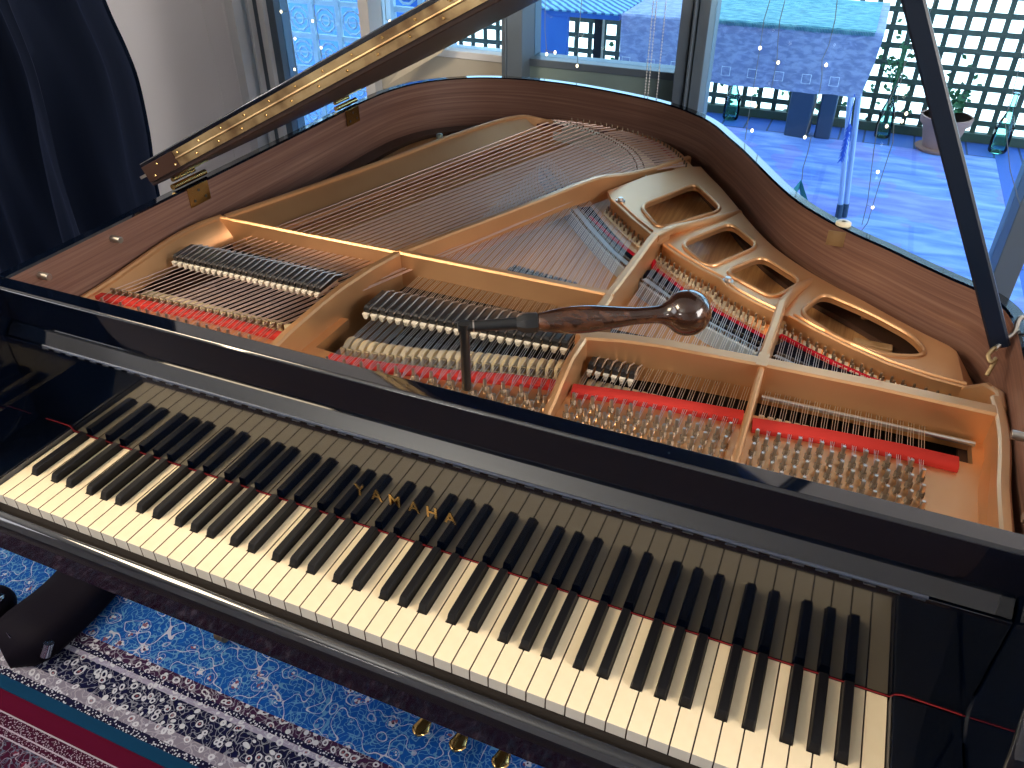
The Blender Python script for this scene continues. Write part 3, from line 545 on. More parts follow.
# ---- keys
blk = {'C': 0.0, }
offs = {0: -0.0030, 1: 0.0030, 3: -0.0042, 4: 0.0, 5: 0.0042}      # black key centres relative to the seam after C D F G A
KB = 0.0124
def black_after(i):      # i: white index; is there a black key on the seam i|i+1
    s = (i - 2) % 7
    if i < 0 or i >= 51: return None
    if i == 1: return None
    return offs.get(s)
keys_w = {}; keys_b = None
TIP = -0.0985
for i in range(52):
    l = black_after(i - 1) if i > 0 else None; r = black_after(i)
    key = (None if l is None else round(l, 4), None if r is None else round(r, 4), )
    xl = 0.0007 if l is None else (l + KB / 2 + 0.0008); xr = (W - 0.0007) if r is None else (W + r - KB / 2 - 0.0008)
    if key not in keys_w:
        pl = [(0.0007, -0.150), (W - 0.0007, -0.150), (W - 0.0007, TIP - 0.001 if r is not None else 0.0), (xr, TIP - 0.001) if r is not None else None, (xr, 0.002), (xl, 0.002), (xl, TIP - 0.001) if l is not None else None, (0.0007, TIP - 0.001 if l is not None else 0.002)]
        pl = [p for p in pl if p]
        q = []
        for p in pl:
            if not q or (abs(q[-1][0] - p[0]) + abs(q[-1][1] - p[1])) > 1e-5: q.append(p)
        b = B().prism([(x + i * W, y) for x, y in q], -0.0185, 0.0)
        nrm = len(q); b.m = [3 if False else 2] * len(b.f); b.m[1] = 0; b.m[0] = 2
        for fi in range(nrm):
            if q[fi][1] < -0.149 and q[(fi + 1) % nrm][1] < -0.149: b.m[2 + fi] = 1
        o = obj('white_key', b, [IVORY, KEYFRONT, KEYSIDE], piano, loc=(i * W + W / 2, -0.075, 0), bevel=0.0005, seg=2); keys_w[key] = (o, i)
    else:
        src, j = keys_w[key]; dup(src, piano, ((i - j) * W, 0, 0))
for i in range(51):
    r = black_after(i)
    if r is None: continue
    cx = (i + 1) * W + r
    if keys_b is None:
        h = 0.0118; rings = []
        def rg(y, z, w): return [(cx - w, y, -0.012), (cx + w, y, -0.012), (cx + w, y, 0.001), (cx + w - 0.0009, y, z - 0.0012), (cx + w - 0.0018, y, z), (cx - w + 0.0018, y, z), (cx - w + 0.0009, y, z - 0.0012), (cx - w, y, 0.001)]
        b = B().loft([rg(TIP, 0.0025, KB / 2 - 0.0002), rg(TIP + 0.0018, 0.0065, KB / 2), rg(TIP + 0.0045, h - 0.001, KB / 2), rg(TIP + 0.008, h, KB / 2), rg(-0.0022, h, KB / 2)])
        keys_b = obj('black_key', b, KEYBLACK, piano, loc=(cx, -0.05, 0), smooth=25); bx = cx
    else: dup(keys_b, piano, (cx - bx, 0, 0))
# key frame felt under keys
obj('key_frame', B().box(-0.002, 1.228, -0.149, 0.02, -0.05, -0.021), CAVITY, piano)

# ---- cavity, soundboard, bridges
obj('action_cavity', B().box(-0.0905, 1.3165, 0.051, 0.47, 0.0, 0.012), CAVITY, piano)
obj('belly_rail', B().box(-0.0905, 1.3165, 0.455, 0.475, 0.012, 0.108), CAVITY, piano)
inn = [(x, y) for x, y in inner if y > 0.475]
sb = [(inner[0][0], 0.474)] + inn + [(inner[-1][0], 0.474)]
obj('soundboard', B().prism(sb, 0.088, 0.098), SPRUCE, piano)
LEDGE = wood('inner_rim_wood', (0.03, 0.014, 0.009), (0.05, 0.024, 0.016), (0.08, 0.04, 0.028), (3, 3, 60), 0.5)
ii = [(x, y) for x, y in inner if y > 0.06]; io_ = [(x, y) for x, y in offset(RIM, TH + 0.042) ][-len(ii):] if False else [q for q, p_ in zip(offset(RIM, TH + 0.042), inner) if p_[1] > 0.06]
obj('inner_rim', B().loft([[(a[0], a[1], 0.099), (a[0], a[1], 0.1085), (c_[0], c_[1], 0.1085), (c_[0], c_[1], 0.099)] for a, c_ in zip(ii, io_)]), LEDGE, piano)
def strip(path, wid, zb, zt): return B().wall(path, wid, zt, zb)
bb_path = [(p[0], p[1]) for p in cr([(0.285, 1.402, 0), (0.33, 1.394, 0), (0.40, 1.366, 0), (0.478, 1.318, 0), (0.553, 1.246, 0), (0.600, 1.165, 0), (0.622, 1.10, 0)], 5)]
obj('bass_bridge', strip(bb_path, 0.026, 0.098, 0.1455), mat('pale_green_graphite', (0.78, 0.84, 0.80), 0.5), piano)
br1 = [(0.385, 1.095), (0.46, 0.99), (0.536, 0.888), (0.600, 0.806), (0.668, 0.725), (0.720, 0.672), (0.728, 0.664)]
br2 = [(0.757, 0.632), (0.83, 0.575), (0.905, 0.520), (0.992, 0.473)]; br3 = [(1.012, 0.462), (1.10, 0.425), (1.20, 0.395)]
for p_ in (br1, br2, br3): obj('treble_bridge', strip(p_, 0.026, 0.098, 0.1285), PALEBLUEGREY, piano)

# ---- cast iron plate
T = 0.178
P = B()
# pin field slabs
P.box(-0.088, 0.325, 0.052, 0.215, 0.118, 0.140)
P.prism([(0.315, 0.052), (0.752, 0.052), (0.752, 0.262), (0.60, 0.232), (0.50, 0.212), (0.40, 0.20), (0.345, 0.205), (0.345, 0.30), (0.315, 0.30)], 0.112, 0.129)
P.prism([(0.745, 0.052), (1.005, 0.052), (1.005, 0.296), (0.745, 0.268)], 0.112, 0.128)
P.prism([(1.0, 0.052), (1.300, 0.052), (1.300, 0.40), (1.285, 0.40), (1.285, 0.300), (1.22, 0.300), (1.0, 0.296)], 0.112, 0.128)
# cross bars
P.wall([(-0.055, 0.472), (0.15, 0.470), (0.345, 0.470)], 0.010, T, 0.128)
P.wall([(0.345, 0.470), (0.55, 0.468), (0.75, 0.467)], (0.012, 0.005), T, 0.112)
P.wall([(0.742, 0.320), (0.80, 0.336), (0.86, 0.345), (1.0, 0.352), (1.15, 0.355), (1.308, 0.352)], (0.021, 0.003), T, 0.112)
# left wall rail
LR = [(-0.0845, 0.052), (-0.083, 0.135), (-0.080, 0.20), (-0.078, 0.27), (-0.076, 0.36), (-0.066, 0.43), (-0.052, 0.476)]
P.wall([(p[0], p[1]) for p in cr([(a, c_, 0) for a, c_ in LR], 3)], 0.012, [p[0] for p in cr([(z, 0, 0) for z in (0.150, 0.153, 0.157, 0.165, 0.174, 0.178, 0.178)], 3)], 0.13)
# sloped inner face of left rail
rings = []
for (x, y), zt in zip(LR, (0.150, 0.153, 0.157, 0.165, 0.174, 0.178, 0.178)): rings.append([(x, y, zt - 0.002), (x + 0.012, y, zt - 0.012), (x + 0.030, y, 0.141), (x + 0.030, y, 0.130), (x, y, 0.130)])
P.loft(rings)
# far left rail with its wide sloped inner face
FR = [(-0.046, 0.480), (0.0, 0.62), (0.042, 0.754), (0.086, 0.90), (0.130, 1.058), (0.170, 1.18), (0.205, 1.275), (0.235, 1.335)]
FZ = [T, T, T, T, T, T, 0.177, 0.172]
FRp = FR + [(0.262, 1.372), (0.30, 1.385)]; FZp = FZ + [0.158, 0.150]
FRc = [(p[0], p[1]) for p in cr([(a, c_, 0) for a, c_ in FRp], 3)]; FZc = [p[0] for p in cr([(z, 0, 0) for z in FZp], 3)]
P.wall(FRc, 0.010, FZc, 0.10)
rings = []
for (x, y), zt in zip(FRp, FZp):
    rings.append([(x, y, zt - 0.004), (x + 0.02, y - 0.006, zt - 0.016), (x + 0.055, y - 0.016, 0.141), (x + 0.055, y - 0.016, 0.13), (x, y, 0.13)])
P.loft(rings[:8])
# long strut to the tail
S2 = [(0.352, 0.470), (0.402, 0.588), (0.488, 0.788), (0.541, 0.918), (0.568, 0.980), (0.600, 1.055), (0.640, 1.135), (0.675, 1.200), (0.700, 1.245)]
S2z = [T, T, T, T, 0.175, 0.160, 0.152, 0.152, 0.152]
P.wall([(p[0], p[1]) for p in cr([(a, c_, 0) for a, c_ in S2], 3)], 0.015, [p[0] for p in cr([(z, 0, 0) for z in S2z], 3)], [0.120] * 25)
# front struts A, B, C and rear struts D, C
Ay = [0.475, 0.44, 0.40, 0.32, 0.26, 0.17, 0.12, 0.052]
P.wall([(0.348, 0.475), (0.341, 0.44), (0.333, 0.40), (0.325, 0.32), (0.322, 0.26), (0.322, 0.17), (0.322, 0.12), (0.322, 0.052)], 0.016, [T, T, T, T, 0.176, 0.172, 0.165, 0.150], 0.02)
P.wall([(0.748, 0.335), (0.747, 0.30), (0.747, 0.26), (0.747, 0.22), (0.747, 0.19), (0.747, 0.14), (0.747, 0.052)], 0.012, [T, T, T, 0.164, 0.150, 0.138, 0.134], 0.10)
P.wall([(1.003, 0.36), (1.003, 0.31), (1.003, 0.26), (1.003, 0.21), (1.003, 0.17), (1.003, 0.12), (1.003, 0.052)], 0.009, [T, 0.175, 0.166, 0.156, 0.148, 0.142, 0.138], 0.10)
P.wall([(1.0, 0.36), (1.003, 0.46), (1.004, 0.552)], 0.014, T, 0.125)
P.wall([(0.741, 0.325), (0.741, 0.36), (0.742, 0.46)], 0.017, T, 0.10)
P.wall([(0.741, 0.46), (0.745, 0.58), (0.748, 0.70), (0.751, 0.735), (0.762, 0.775)], 0.015, [T, T, T, T, 0.170], 0.112)
P.box(0.9945, 1.0095, 0.345, 0.380, 0.12, T + 0.0020)
# ribs running on to the rim
P.tube(cr([(0.750, 0.722, 0.170), (0.765, 0.790, 0.160), (0.795, 0.845, 0.152), (0.84, 0.91, 0.148), (0.868, 0.965, 0.142)], 4), [0.010] * 17, 10)
P.tube(cr([(1.004, 0.545, 0.170), (1.010, 0.60, 0.160), (1.022, 0.66, 0.152), (1.042, 0.715, 0.140)], 4), [0.009] * 13, 10)
# right rail and recess wall
RR = [(1.307, 0.395), (1.3105, 0.35), (1.311, 0.30), (1.308, 0.25), (1.304, 0.20), (1.302, 0.13), (1.301, 0.052)]
P.wall([(p[0], p[1]) for p in cr([(a, c_, 0) for a, c_ in RR], 3)], (0.003, 0.012), T, 0.12)
rings = []
for (x, y), w_ in zip(RR[1:], (0.002, 0.012, 0.016, 0.014, 0.011, 0.010)): rings.append([(x, y, T - 0.003), (x - 0.004, y, T - 0.006), (x - w_ - 0.003, y, 0.129), (x - w_ - 0.003, y, 0.122), (x, y, 0.122)])
P.loft(rings)
P.wall([(1.309, 0.372), (1.308, 0.41), (1.295, 0.435), (1.272, 0.447)], 0.012, [T, T, 0.172, 0.152], 0.11)
# tail hitch plate
HT = [(p[0], p[1]) for p in cr([(0.27, 1.385, 0), (0.343, 1.405, 0), (0.42, 1.40, 0), (0.489, 1.383, 0), (0.586, 1.335, 0), (0.650, 1.272, 0), (0.690, 1.205, 0), (0.712, 1.165, 0)], 4)]
HTo = offset(HT, -0.022); HTi = offset(HT, 0.020)
n = len(HT)
P.loft([[(a[0], a[1], 0.125), (a[0], a[1], 0.146), (c_[0], c_[1], 0.141), (c_[0], c_[1], 0.125)] for a, c_ in zip(HTo, HTi)])
plate = obj('iron_plate', P, GOLD, piano, smooth=38, bevel=0.0)

# hitch plate (treble web) with its four openings
def web(outline, holes, zf, thick, name):
    bm = bmesh.new(); edges = []
    for loop in [outline] + holes:
        vs = [bm.verts.new((x, y, 0)) for x, y in loop]; edges += [bm.edges.new((vs[i], vs[(i + 1) % len(vs)])) for i in range(len(vs))]
    bmesh.ops.triangle_fill(bm, use_beauty=True, use_dissolve=False, edges=edges)
    fs = [[v.index for v in f.verts] for f in bm.faces]; bm.verts.index_update(); fs = [[v.index for v in f.verts] for f in bm.faces]; vs = [(v.co.x, v.co.y) for v in bm.verts]; bm.free()
    o = B(); n = len(vs); o.add([(x, y, zf(x, y)) for x, y in vs], fs); o.add([(x, y, zf(x, y) - thick) for x, y in vs], fs)
    k = 0
    for loop in [outline] + holes:
        m = len(loop); o.add([(x, y, zf(x, y)) for x, y in loop] + [(x, y, zf(x, y) - thick) for x, y in loop], [(i, (i + 1) % m, m + (i + 1) % m, m + i) for i in range(m)])
    return o
def rnd(poly, k=5):
    """closed smooth outline"""
    return [(p[0], p[1]) for p in cr([(x, y, 0) for x, y in poly], k, True)]
def rquad(c_, r, bow=0.0):
    out = []; n_ = len(c_)
    for i_ in range(n_):
        p_ = Vector(c_[i_]); a_ = Vector(c_[i_ - 1]); b_ = Vector(c_[(i_ + 1) % n_]); u_ = (a_ - p_).normalized(); v_ = (b_ - p_).normalized()
        for k_ in range(7):
            t_ = k_ / 6; q_ = (p_ + u_ * r) * (1 - t_) ** 2 + p_ * 2 * t_ * (1 - t_) + (p_ + v_ * r) * t_ ** 2; out.append((q_.x, q_.y))
    return out
W1 = rquad([(0.672, 0.905), (0.738, 0.808), (0.838, 0.953), (0.752, 1.078)], 0.032)
W2 = rquad([(0.792, 0.757), (0.864, 0.676), (0.934, 0.805), (0.864, 0.892)], 0.030)
W3 = rquad([(0.892, 0.672), (0.988, 0.606), (1.026, 0.688), (0.945, 0.764)], 0.026)
W4 = rquad([(1.033, 0.572), (1.100, 0.514), (1.175, 0.492), (1.228, 0.515), (1.205, 0.568), (1.140, 0.618), (1.062, 0.660)], 0.026)
rin = offset(RIM, TH + 0.001)
seg = [p for p in rin if p[0] > 0.715 and 0.46 < p[1] < 1.21]
mid_ = offset(RIM, TH + 0.030); segm = [q for q, p in zip(mid_, rin) if p in seg]
segm = [p for p in segm if p[0] < 1.268]
front = [(1.275, 0.446), (1.229, 0.452), (1.17, 0.468), (1.114, 0.496), (1.060, 0.528), (1.019, 0.556), (0.997, 0.560), (0.960, 0.580), (0.926, 0.603), (0.905, 0.622), (0.893, 0.640), (0.850, 0.668), (0.800, 0.706), (0.767, 0.738), (0.752, 0.765), (0.723, 0.785), (0.680, 0.830), (0.640, 0.878), (0.609, 0.916), (0.585, 0.962), (0.640, 1.085), (0.712, 1.18)]
outl = segm + front
ZW = 0.150
WEB = web(outl, [W1[::-1], W2[::-1], W3[::-1], W4[::-1]], lambda x, y: ZW, 0.011, 'w')
n = min(len(segm), len(seg)); ss = seg[:n] if len(seg) >= len(segm) else seg
rings = [[(a[0], a[1], ZW), (c_[0], c_[1], 0.114), (c_[0], c_[1], 0.106), (a[0], a[1], ZW - 0.011)] for a, c_ in zip(segm, seg)]
WEB.loft(rings)
WEB.loft([[(segm[-1][0], segm[-1][1], ZW), (seg[len(segm) - 1][0], seg[len(segm) - 1][1], 0.114), (seg[len(segm) - 1][0], seg[len(segm) - 1][1], 0.106), (segm[-1][0], segm[-1][1], ZW - .011)], [(1.272, 0.446, ZW), (1.313, 0.435, 0.120), (1.313, 0.435, 0.106), (1.272, 0.446, ZW - 0.011)]])
for Wn in (W1, W2, W3, W4): WEB.tube([(x, y, ZW + 0.0005) for x, y in Wn], 0.0042, 8, closed=True)
# raised front lip and the sunk hitch strips below it
F1 = [(0.609, 0.916), (0.640, 0.878), (0.680, 0.830), (0.723, 0.785), (0.742, 0.762)]; F2 = [(0.767, 0.738), (0.800, 0.706), (0.850, 0.668), (0.893, 0.640), (0.905, 0.620), (0.926, 0.603), (0.960, 0.580), (0.997, 0.560)]; F3 = [(1.019, 0.556), (1.060, 0.528), (1.114, 0.496), (1.17, 0.468), (1.229, 0.452), (1.275, 0.446)]
for F in (F1, F2, F3):
    WEB.wall(F, 0.006, ZW + 0.003, 0.125)
    q = offset(F, 0.016); WEB.tube([(x, y, ZW + 0.0005) for x, y in offset(F, -0.012)], 0.003, 6)
G1 = [(0.576, 0.866), (0.60, 0.838), (0.645, 0.790), (0.690, 0.742), (0.728, 0.708)]; G2 = [(0.758, 0.696), (0.772, 0.674), (0.833, 0.616), (0.905, 0.560), (0.950, 0.532), (0.997, 0.505)]; G3 = [(1.012, 0.522), (1.055, 0.497), (1.101, 0.472), (1.151, 0.450), (1.20, 0.432), (1.26, 0.418)]
for F, G in ((F1, G1), (F2, G2), (F3, G3)):
    mm = 12; rings = []
    for i in range(mm + 1): a = along(F, i / mm); g = along(G, i / mm); rings.append([(a[0], a[1], 0.126), (g[0], g[1], 0.126), (g[0], g[1], 0.114), (a[0], a[1], 0.114)])
    WEB.loft(rings)
hp = obj('hitch_plate', WEB, GOLD, piano, smooth=38)
BOLT = mat('plate_bolt', (0.35, 0.22, 0.12), 0.35, metal=0.9)
for i, pp in enumerate([(0.826, 1.055), (0.895, 0.908), (0.975, 0.790), (1.060, 0.700), (1.135, 0.640), (1.245, 0.556)]):
    o = obj('bolt', B().lathe([(0, 0.0065), (0.003, 0.0065), (0.005, 0.004)], (pp[0], pp[1], 0.128), n=6), BOLT, hp)
for pp in ((0.628, 0.915, ZW), (0.905, 0.638, ZW)): obj('nose_bolt', B().lathe([(0, 0.010), (0.003, 0.010), (0.004, 0.006), (0.009, 0.005)], pp, n=14), NICKEL, hp)
obj('nose_bolt', B().lathe([(0, 0.008), (0.012, 0.008), (0.014, 0.005)], (0.118, 1.075, 0.170), n=12), mat('greenish_zinc', (0.35, 0.45, 0.40), 0.35, metal=0.8), hp)
# soundboard block seen in the right opening
obj('soundboard_block', B().box(1.125, 1.185, 0.583, 0.60, 0.098, 0.112), MAPLE, piano, bevel=0.002)

# ---- felts
def feltstrip(path, wid, zb, zt, m, name='string_felt'): return obj(name, B().wall(path, wid, zt, zb), m, piano, smooth=60)
feltstrip([(-0.078, 0.178), (0.0, 0.186), (0.14, 0.195), (0.30, 0.192)], 0.020, 0.140, 0.1475, REDFELT)
feltstrip([(0.385, 0.182), (0.48, 0.193), (0.58, 0.215), (0.66, 0.237), (0.738, 0.252)], 0.022, 0.129, 0.1365, REDFELT)
feltstrip([(0.757, 0.248), (0.85, 0.265), (0.996, 0.279)], 0.025, 0.128, 0.1375, REDFELT)
feltstrip([(1.010, 0.267), (1.10, 0.279), (1.20, 0.286), (1.266, 0.286)], 0.026, 0.128, 0.1375, REDFELT)
feltstrip([(0.581, 0.860), (0.645, 0.788), (0.714, 0.722), (0.732, 0.708)], 0.010, 0.126, 0.1315, DKRED)
feltstrip([(0.756, 0.712), (0.764, 0.684), (0.833, 0.620), (0.905, 0.565), (0.995, 0.509)], 0.010, 0.126, 0.1315, DKRED)
feltstrip([(1.014, 0.528), (1.056, 0.502), (1.101, 0.477), (1.151, 0.455), (1.22, 0.432)], 0.009, 0.126, 0.1315, DKRED)
feltstrip([(0.560, 1.362), (0.610, 1.318), (0.655, 1.255), (0.682, 1.213)], 0.008, 0.140, 0.1455, DKRED)
feltstrip(offset(bb_path[6:], -0.034), 0.034, 0.115, 0.128, mat('painted_lit_soundboard', (0.82, 0.74, 0.50), 0.9), 'lit_board_strip')  # cream strip added to paint the lit soundboard behind the bass bridge
feltstrip([(0.26, 1.368), (0.343, 1.388), (0.42, 1.383), (0.50, 1.363), (0.560, 1.335)], 0.014, 0.140, 0.1435, mat('purple_felt', (0.10, 0.04, 0.05), 0.95))
GAPSHADE = mat('painted_gap_shade', (0.006, 0.006, 0.012), 0.95, spec=0.1)  # black strips painting the shade in the gap behind the treble bridges
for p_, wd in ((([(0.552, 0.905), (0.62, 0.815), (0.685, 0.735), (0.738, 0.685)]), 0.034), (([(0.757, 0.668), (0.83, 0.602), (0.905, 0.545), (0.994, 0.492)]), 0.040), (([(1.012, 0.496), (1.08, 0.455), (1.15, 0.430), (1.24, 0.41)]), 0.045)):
    obj('gap_shade_strip', B().wall(p_, wd, 0.129, 0.099), GAPSHADE, piano, smooth=0)
# mute weave among the middle strings
b = B()
for i in range(14):
    x = lerp(0.522, 0.655, i / 14); y = lerp(0.556, 0.535, i / 14); b.box(x, x + 0.0068, y, y + 0.011, 0.1325, 0.1372); b.box(x + 0.004, x + 0.0098, y + 0.012, y + 0.022, 0.1325, 0.1372)
obj('mute_felt', b, mat('dark_grey_weave', (0.05, 0.055, 0.065), 0.9), piano, smooth=0)

# ---- strings, pins, agraffes, dampers, hammers
def agy_b(x): return lerp(0.196, 0.212, (x + 0.061) / 0.34)
AM = [(0.385, 0.205), (0.408, 0.206), (0.49, 0.219), (0.57, 0.243), (0.66, 0.262), (0.728, 0.282)]
strings = []      # (points, radius, copper, size rank)
pins = []         # (x, y)
agr = []
NB = 26
bass_br = bb_path; HTc = offset(HT, -0.006)
k = 0; nb_str = 8 + (NB - 8) * 2
wts = [0.0]
for q_ in range(1, nb_str): wts.append(wts[-1] + (2.3 if q_ <= 8 else (0.75 if (q_ - 8) % 2 else 1.15)))
for nn in range(NB):
    x = lerp(-0.058, 0.278, nn / (NB - 1)); agr.append((x, agy_b(x), 0.150))
    cnt = 1 if nn < 8 else 2
    for c_ in range(cnt):
        xs = x + (c_ - (cnt - 1) / 2) * 0.0042; t_ = 0.02 + 0.96 * (wts[k] / wts[-1]); k += 1
        bp_ = along(bass_br, t_); hp_ = along(HTc, 0.10 + 0.87 * t_)
        yp = 0.150 - 0.016 * (k % 3)
        strings.append(([(xs, yp, 0.143), (xs, agy_b(xs) - 0.02, 0.1485), (xs, agy_b(xs), 0.1505), (bp_[0], bp_[1], 0.1475), (hp_[0], hp_[1], 0.1475)], [0.0005, 0.0005, 0.0008] + [0.0020 if nn < 8 else 0.00125] * 2, True, 10 - nn * 0.1)); pins.append((xs, yp, 0.140))
NM = 26; NT_ = 17; NR = 16
def yj(x): return yat(AM, x)
def sect(nnotes, x0, x1, yf, zf, brp, hfun, lean, rowy, base_rank, px0, wirer):
    kk = 0; tot = nnotes * 3
    for nn in range(nnotes):
        for c_ in range(3):
            x = lerp(x0, x1, (nn + 0.5) / nnotes) + (c_ - 1) * 0.0034
            y0 = yf(x); sl = lerp(lean[0], lean[1], nn / nnotes); bx_ = x + sl * 0.5
            for _ in range(6): byv = yat(brp, bx_); bx_ = x + sl * (byv - y0)
            u = kk / (tot - 1); kk += 1
            hx, hy = hfun(bx_, byv, u)
            row = (nn % 2) + 2 * c_
            pxx = px0 + 0.0134 * nn; pyy = rowy(pxx) - 0.0155 * row
            strings.append(([(pxx, pyy, zf + 0.003), (x, y0 - 0.03, zf + 0.003), (x, y0, zf + 0.004), (bx_, byv, zf + 0.002), (hx, hy, zf - 0.002)], wirer, False, base_rank - nn * 0.05)); pins.append((pxx, pyy, 0.1285))
        if base_rank == 8: agr.append((lerp(x0, x1, (nn + 0.5) / nnotes), yf(lerp(x0, x1, (nn + 0.5) / nnotes)), 0.137))
def hf(F, lo, hi):
    def f(bx, by, u):
        y = by
        for _ in range(40):
            y += 0.005
            p_ = along(F, u)
            if y > yat(F, bx) - (0.010 if int(u * 500) % 2 else 0.022): break
        return bx, y
    return f
sect(NM, 0.390, 0.733, yj, 0.135, br1, lambda bx, by, u: (bx - 0.004, by + lerp(0.06, 0.085, u)), (-0.02, -0.075), lambda x: yat([(0.38, 0.155), (0.43, 0.164), (0.50, 0.176), (0.60, 0.192), (0.67, 0.202), (0.74, 0.210)], x), 8, 0.400, 0.0005)
sect(NT_, 0.758, 0.996, lambda x: lerp(0.300, 0.326, (x - 0.76) / 0.24), 0.133, br2, hf(F2, 0, 0), (0.01, 0.02), lambda x: lerp(0.216, 0.232, (x - 0.777) / 0.2), 6, 0.770, 0.00046)
sect(NR, 1.012, 1.229, lambda x: lerp(0.326, 0.332, (x - 1.0) / 0.25), 0.132, br3, hf(F3, 0, 0), (0.01, 0.03), lambda x: lerp(0.233, 0.248, (x - 1.03) / 0.2), 4, 1.020, 0.00046)
# middle section: strings end on hitch pins beyond the bridge
order = sorted(range(len(strings)), key=lambda i: -strings[i][3])
rest = [B(), B()]
for q, i in enumerate(order):
    pts, r_, cop, _ = strings[i]
    if q < 99: obj('string', B().tube(pts, r_, 6), COPPER if cop else STEEL, piano, smooth=80)
    else: rest[0].tube(pts, r_, 5)
o = obj('fine_strings', rest[0], STEEL, piano, smooth=80); o['kind'] = 'stuff'; o['label'] = 'fine steel treble strings running over the bridges'
# tuning pins
pin_sorted = sorted(pins, key=lambda p_: -p_[0]); pin0 = None; restp = B()
def pin_geo(b, x, y, z, h=0.024, n=8):
    b.lathe([(0, 0.0030), (h - 0.0015, 0.0027), (h, 0.0022)], (x, y, z), n=n)
    for k_ in range(4): b.tube([(x + 0.0038 * math.cos(a * math.pi / 3), y + 0.0038 * math.sin(a * math.pi / 3), z + 0.005 + k_ * 0.0021) for a in range(6)], 0.0011, 4, mi=1, closed=True)
for q, (x, y, z) in enumerate(pin_sorted):
    if q < 100:
        if pin0 is None:
            b = B(); pin_geo(b, x, y, z, n=8); pin0 = obj('tuning_pin', b, [NICKEL, DARKMET], piano, loc=(x, y, z)); p0 = (x, y, z)
        else: dup(pin0, piano, (x - p0[0], y - p0[1], z - p0[2]))
    else: pin_geo(restp, x, y, z, n=6)
o = obj('far_tuning_pins', restp, [NICKEL, DARKMET], piano); o['kind'] = 'stuff'; o['label'] = 'tuning pins of the bass and middle sections'
# agraffes
a0 = None
for (x, y, z) in agr:
    if a0 is None:
        b = B().box(x - 0.0042, x + 0.0042, y - 0.0022, y + 0.0022, z - 0.012, z + 0.0035); b.lathe([(0, 0.0045), (0.004, 0.0045)], (x, y, z - 0.012), n=8); a0 = obj('agraffe', b, mat('agraffe_bronze', (0.34, 0.28, 0.18), 0.35, metal=0.9), piano, loc=(x, y, z), bevel=0.001); ap = (x, y, z)
    else: dup(a0, piano, (x - ap[0], y - ap[1], z - ap[2]))
# hitch pins: tail row, then three treble rows
hpins = []
for i in range(28): a = along(HTc, 0.14 + 0.82 * i / 27); hpins.append((a[0], a[1], 0.142))
for F, n_ in ((F1, 22), (F2, 38), (F3, 36)):
    qf = offset(F, 0.010)
    for i in range(n_):
        a = along(F, (i + 0.5) / n_); g = 0.010 + (0.009 if i % 2 else 0.0); d_ = offset(F, 1)
        hpins.append((a[0] - 0.6 * g * 0.9, a[1] - 0.85 * g, 0.126))
h0 = None; resth = B()
for q, (x, y, z) in enumerate(hpins):
    if q < 100:
        if h0 is None: h0 = obj('hitch_pin', B().lathe([(0, 0.0023), (0.013, 0.0021), (0.014, 0.0014)], (x, y, z), n=6), DARKMET, piano, loc=(x, y, z)); h1 = (x, y, z)
        else: dup(h0, piano, (x - h1[0], y - h1[1], z - h1[2]))
    else: resth.lathe([(0, 0.0023), (0.013, 0.0021), (0.014, 0.0014)], (x, y, z), n=6)
o = obj('more_hitch_pins', resth, DARKMET, piano); o['kind'] = 'stuff'; o['label'] = 'hitch pins of the top treble'
# cream cloth tabs between hitch pins (treble) and bridge pins
b = B()
for F, n_ in ((F1, 20), (F2, 34), (F3, 30)):
    for i in range(n_): a = along(F, (i + 0.2) / n_); b.box(a[0] - 0.010, a[0] - 0.005, a[1] - 0.026, a[1] - 0.006, 0.126, 0.1305)
o = obj('aliquot_tabs', b, CREAMCLOTH, piano, smooth=0); o['kind'] = 'stuff'
b = B()
for pth, n_, z, dx in ((br1, 84, 0.1285, 0.009), (br2, 54, 0.1285, 0.009), (br3, 54, 0.1285, 0.008), (bb_path, 44, 0.1445, 0.008)):
    for s_ in (-1, 1):
        pp = offset(pth, dx * s_)
        for i in range(n_): a = along(pp, (i + 0.5) / n_); b.box(a[0] - 0.0015, a[0] + 0.0015, a[1] - 0.0015, a[1] + 0.0015, z - 0.001, z + 0.005)
o = obj('bridge_pins', b, DARKMET, piano, smooth=0); o['kind'] = 'stuff'; o['label'] = 'rows of small bridge pins'

# dampers
def damper(x, yf, yr, z, w_, parent):
    h = obj('damper', B().loft([[(x + sx * w_, y, zb), (x + sx * w_, y, zt - 0.002), (x + sx * (w_ - 0.0012), y, zt), (x - sx * (w_ - 0.0012), y, zt), (x - sx * w_, y, zt - 0.002), (x - sx * w_, y, zb)] for sx, y, zb, zt in ((1, yf, z + 0.004, z + 0.013), (1, yf + 0.004, z + 0.004, z + 0.0155), (1, yr - 0.018, z + 0.004, z + 0.0155), (1, yr, z + 0.003, z + 0.006))]), [BLACKSAT], parent, loc=(x, yf, z), smooth=30)
    f = obj('felt', B().prism([(x - w_, z + 0.004), (x + w_, z + 0.004), (x + w_ * 0.45, z - 0.005), (x - w_ * 0.45, z - 0.005)], yf - 0.006, yr - 0.01, axis='y'), WHFELT, h)
    g = obj('damper_wire', B().tube([(x + w_ + 0.0012, yf + 0.0, z + 0.012), (x + w_ + 0.0012, yr - 0.02, z + 0.0155), (x + w_ + 0.0022, yr + 0.0, z + 0.008)], 0.0013, 5), mat('tan_wire', (0.42, 0.36, 0.32), 0.4, metal=0.7), h)
    return h, f, g
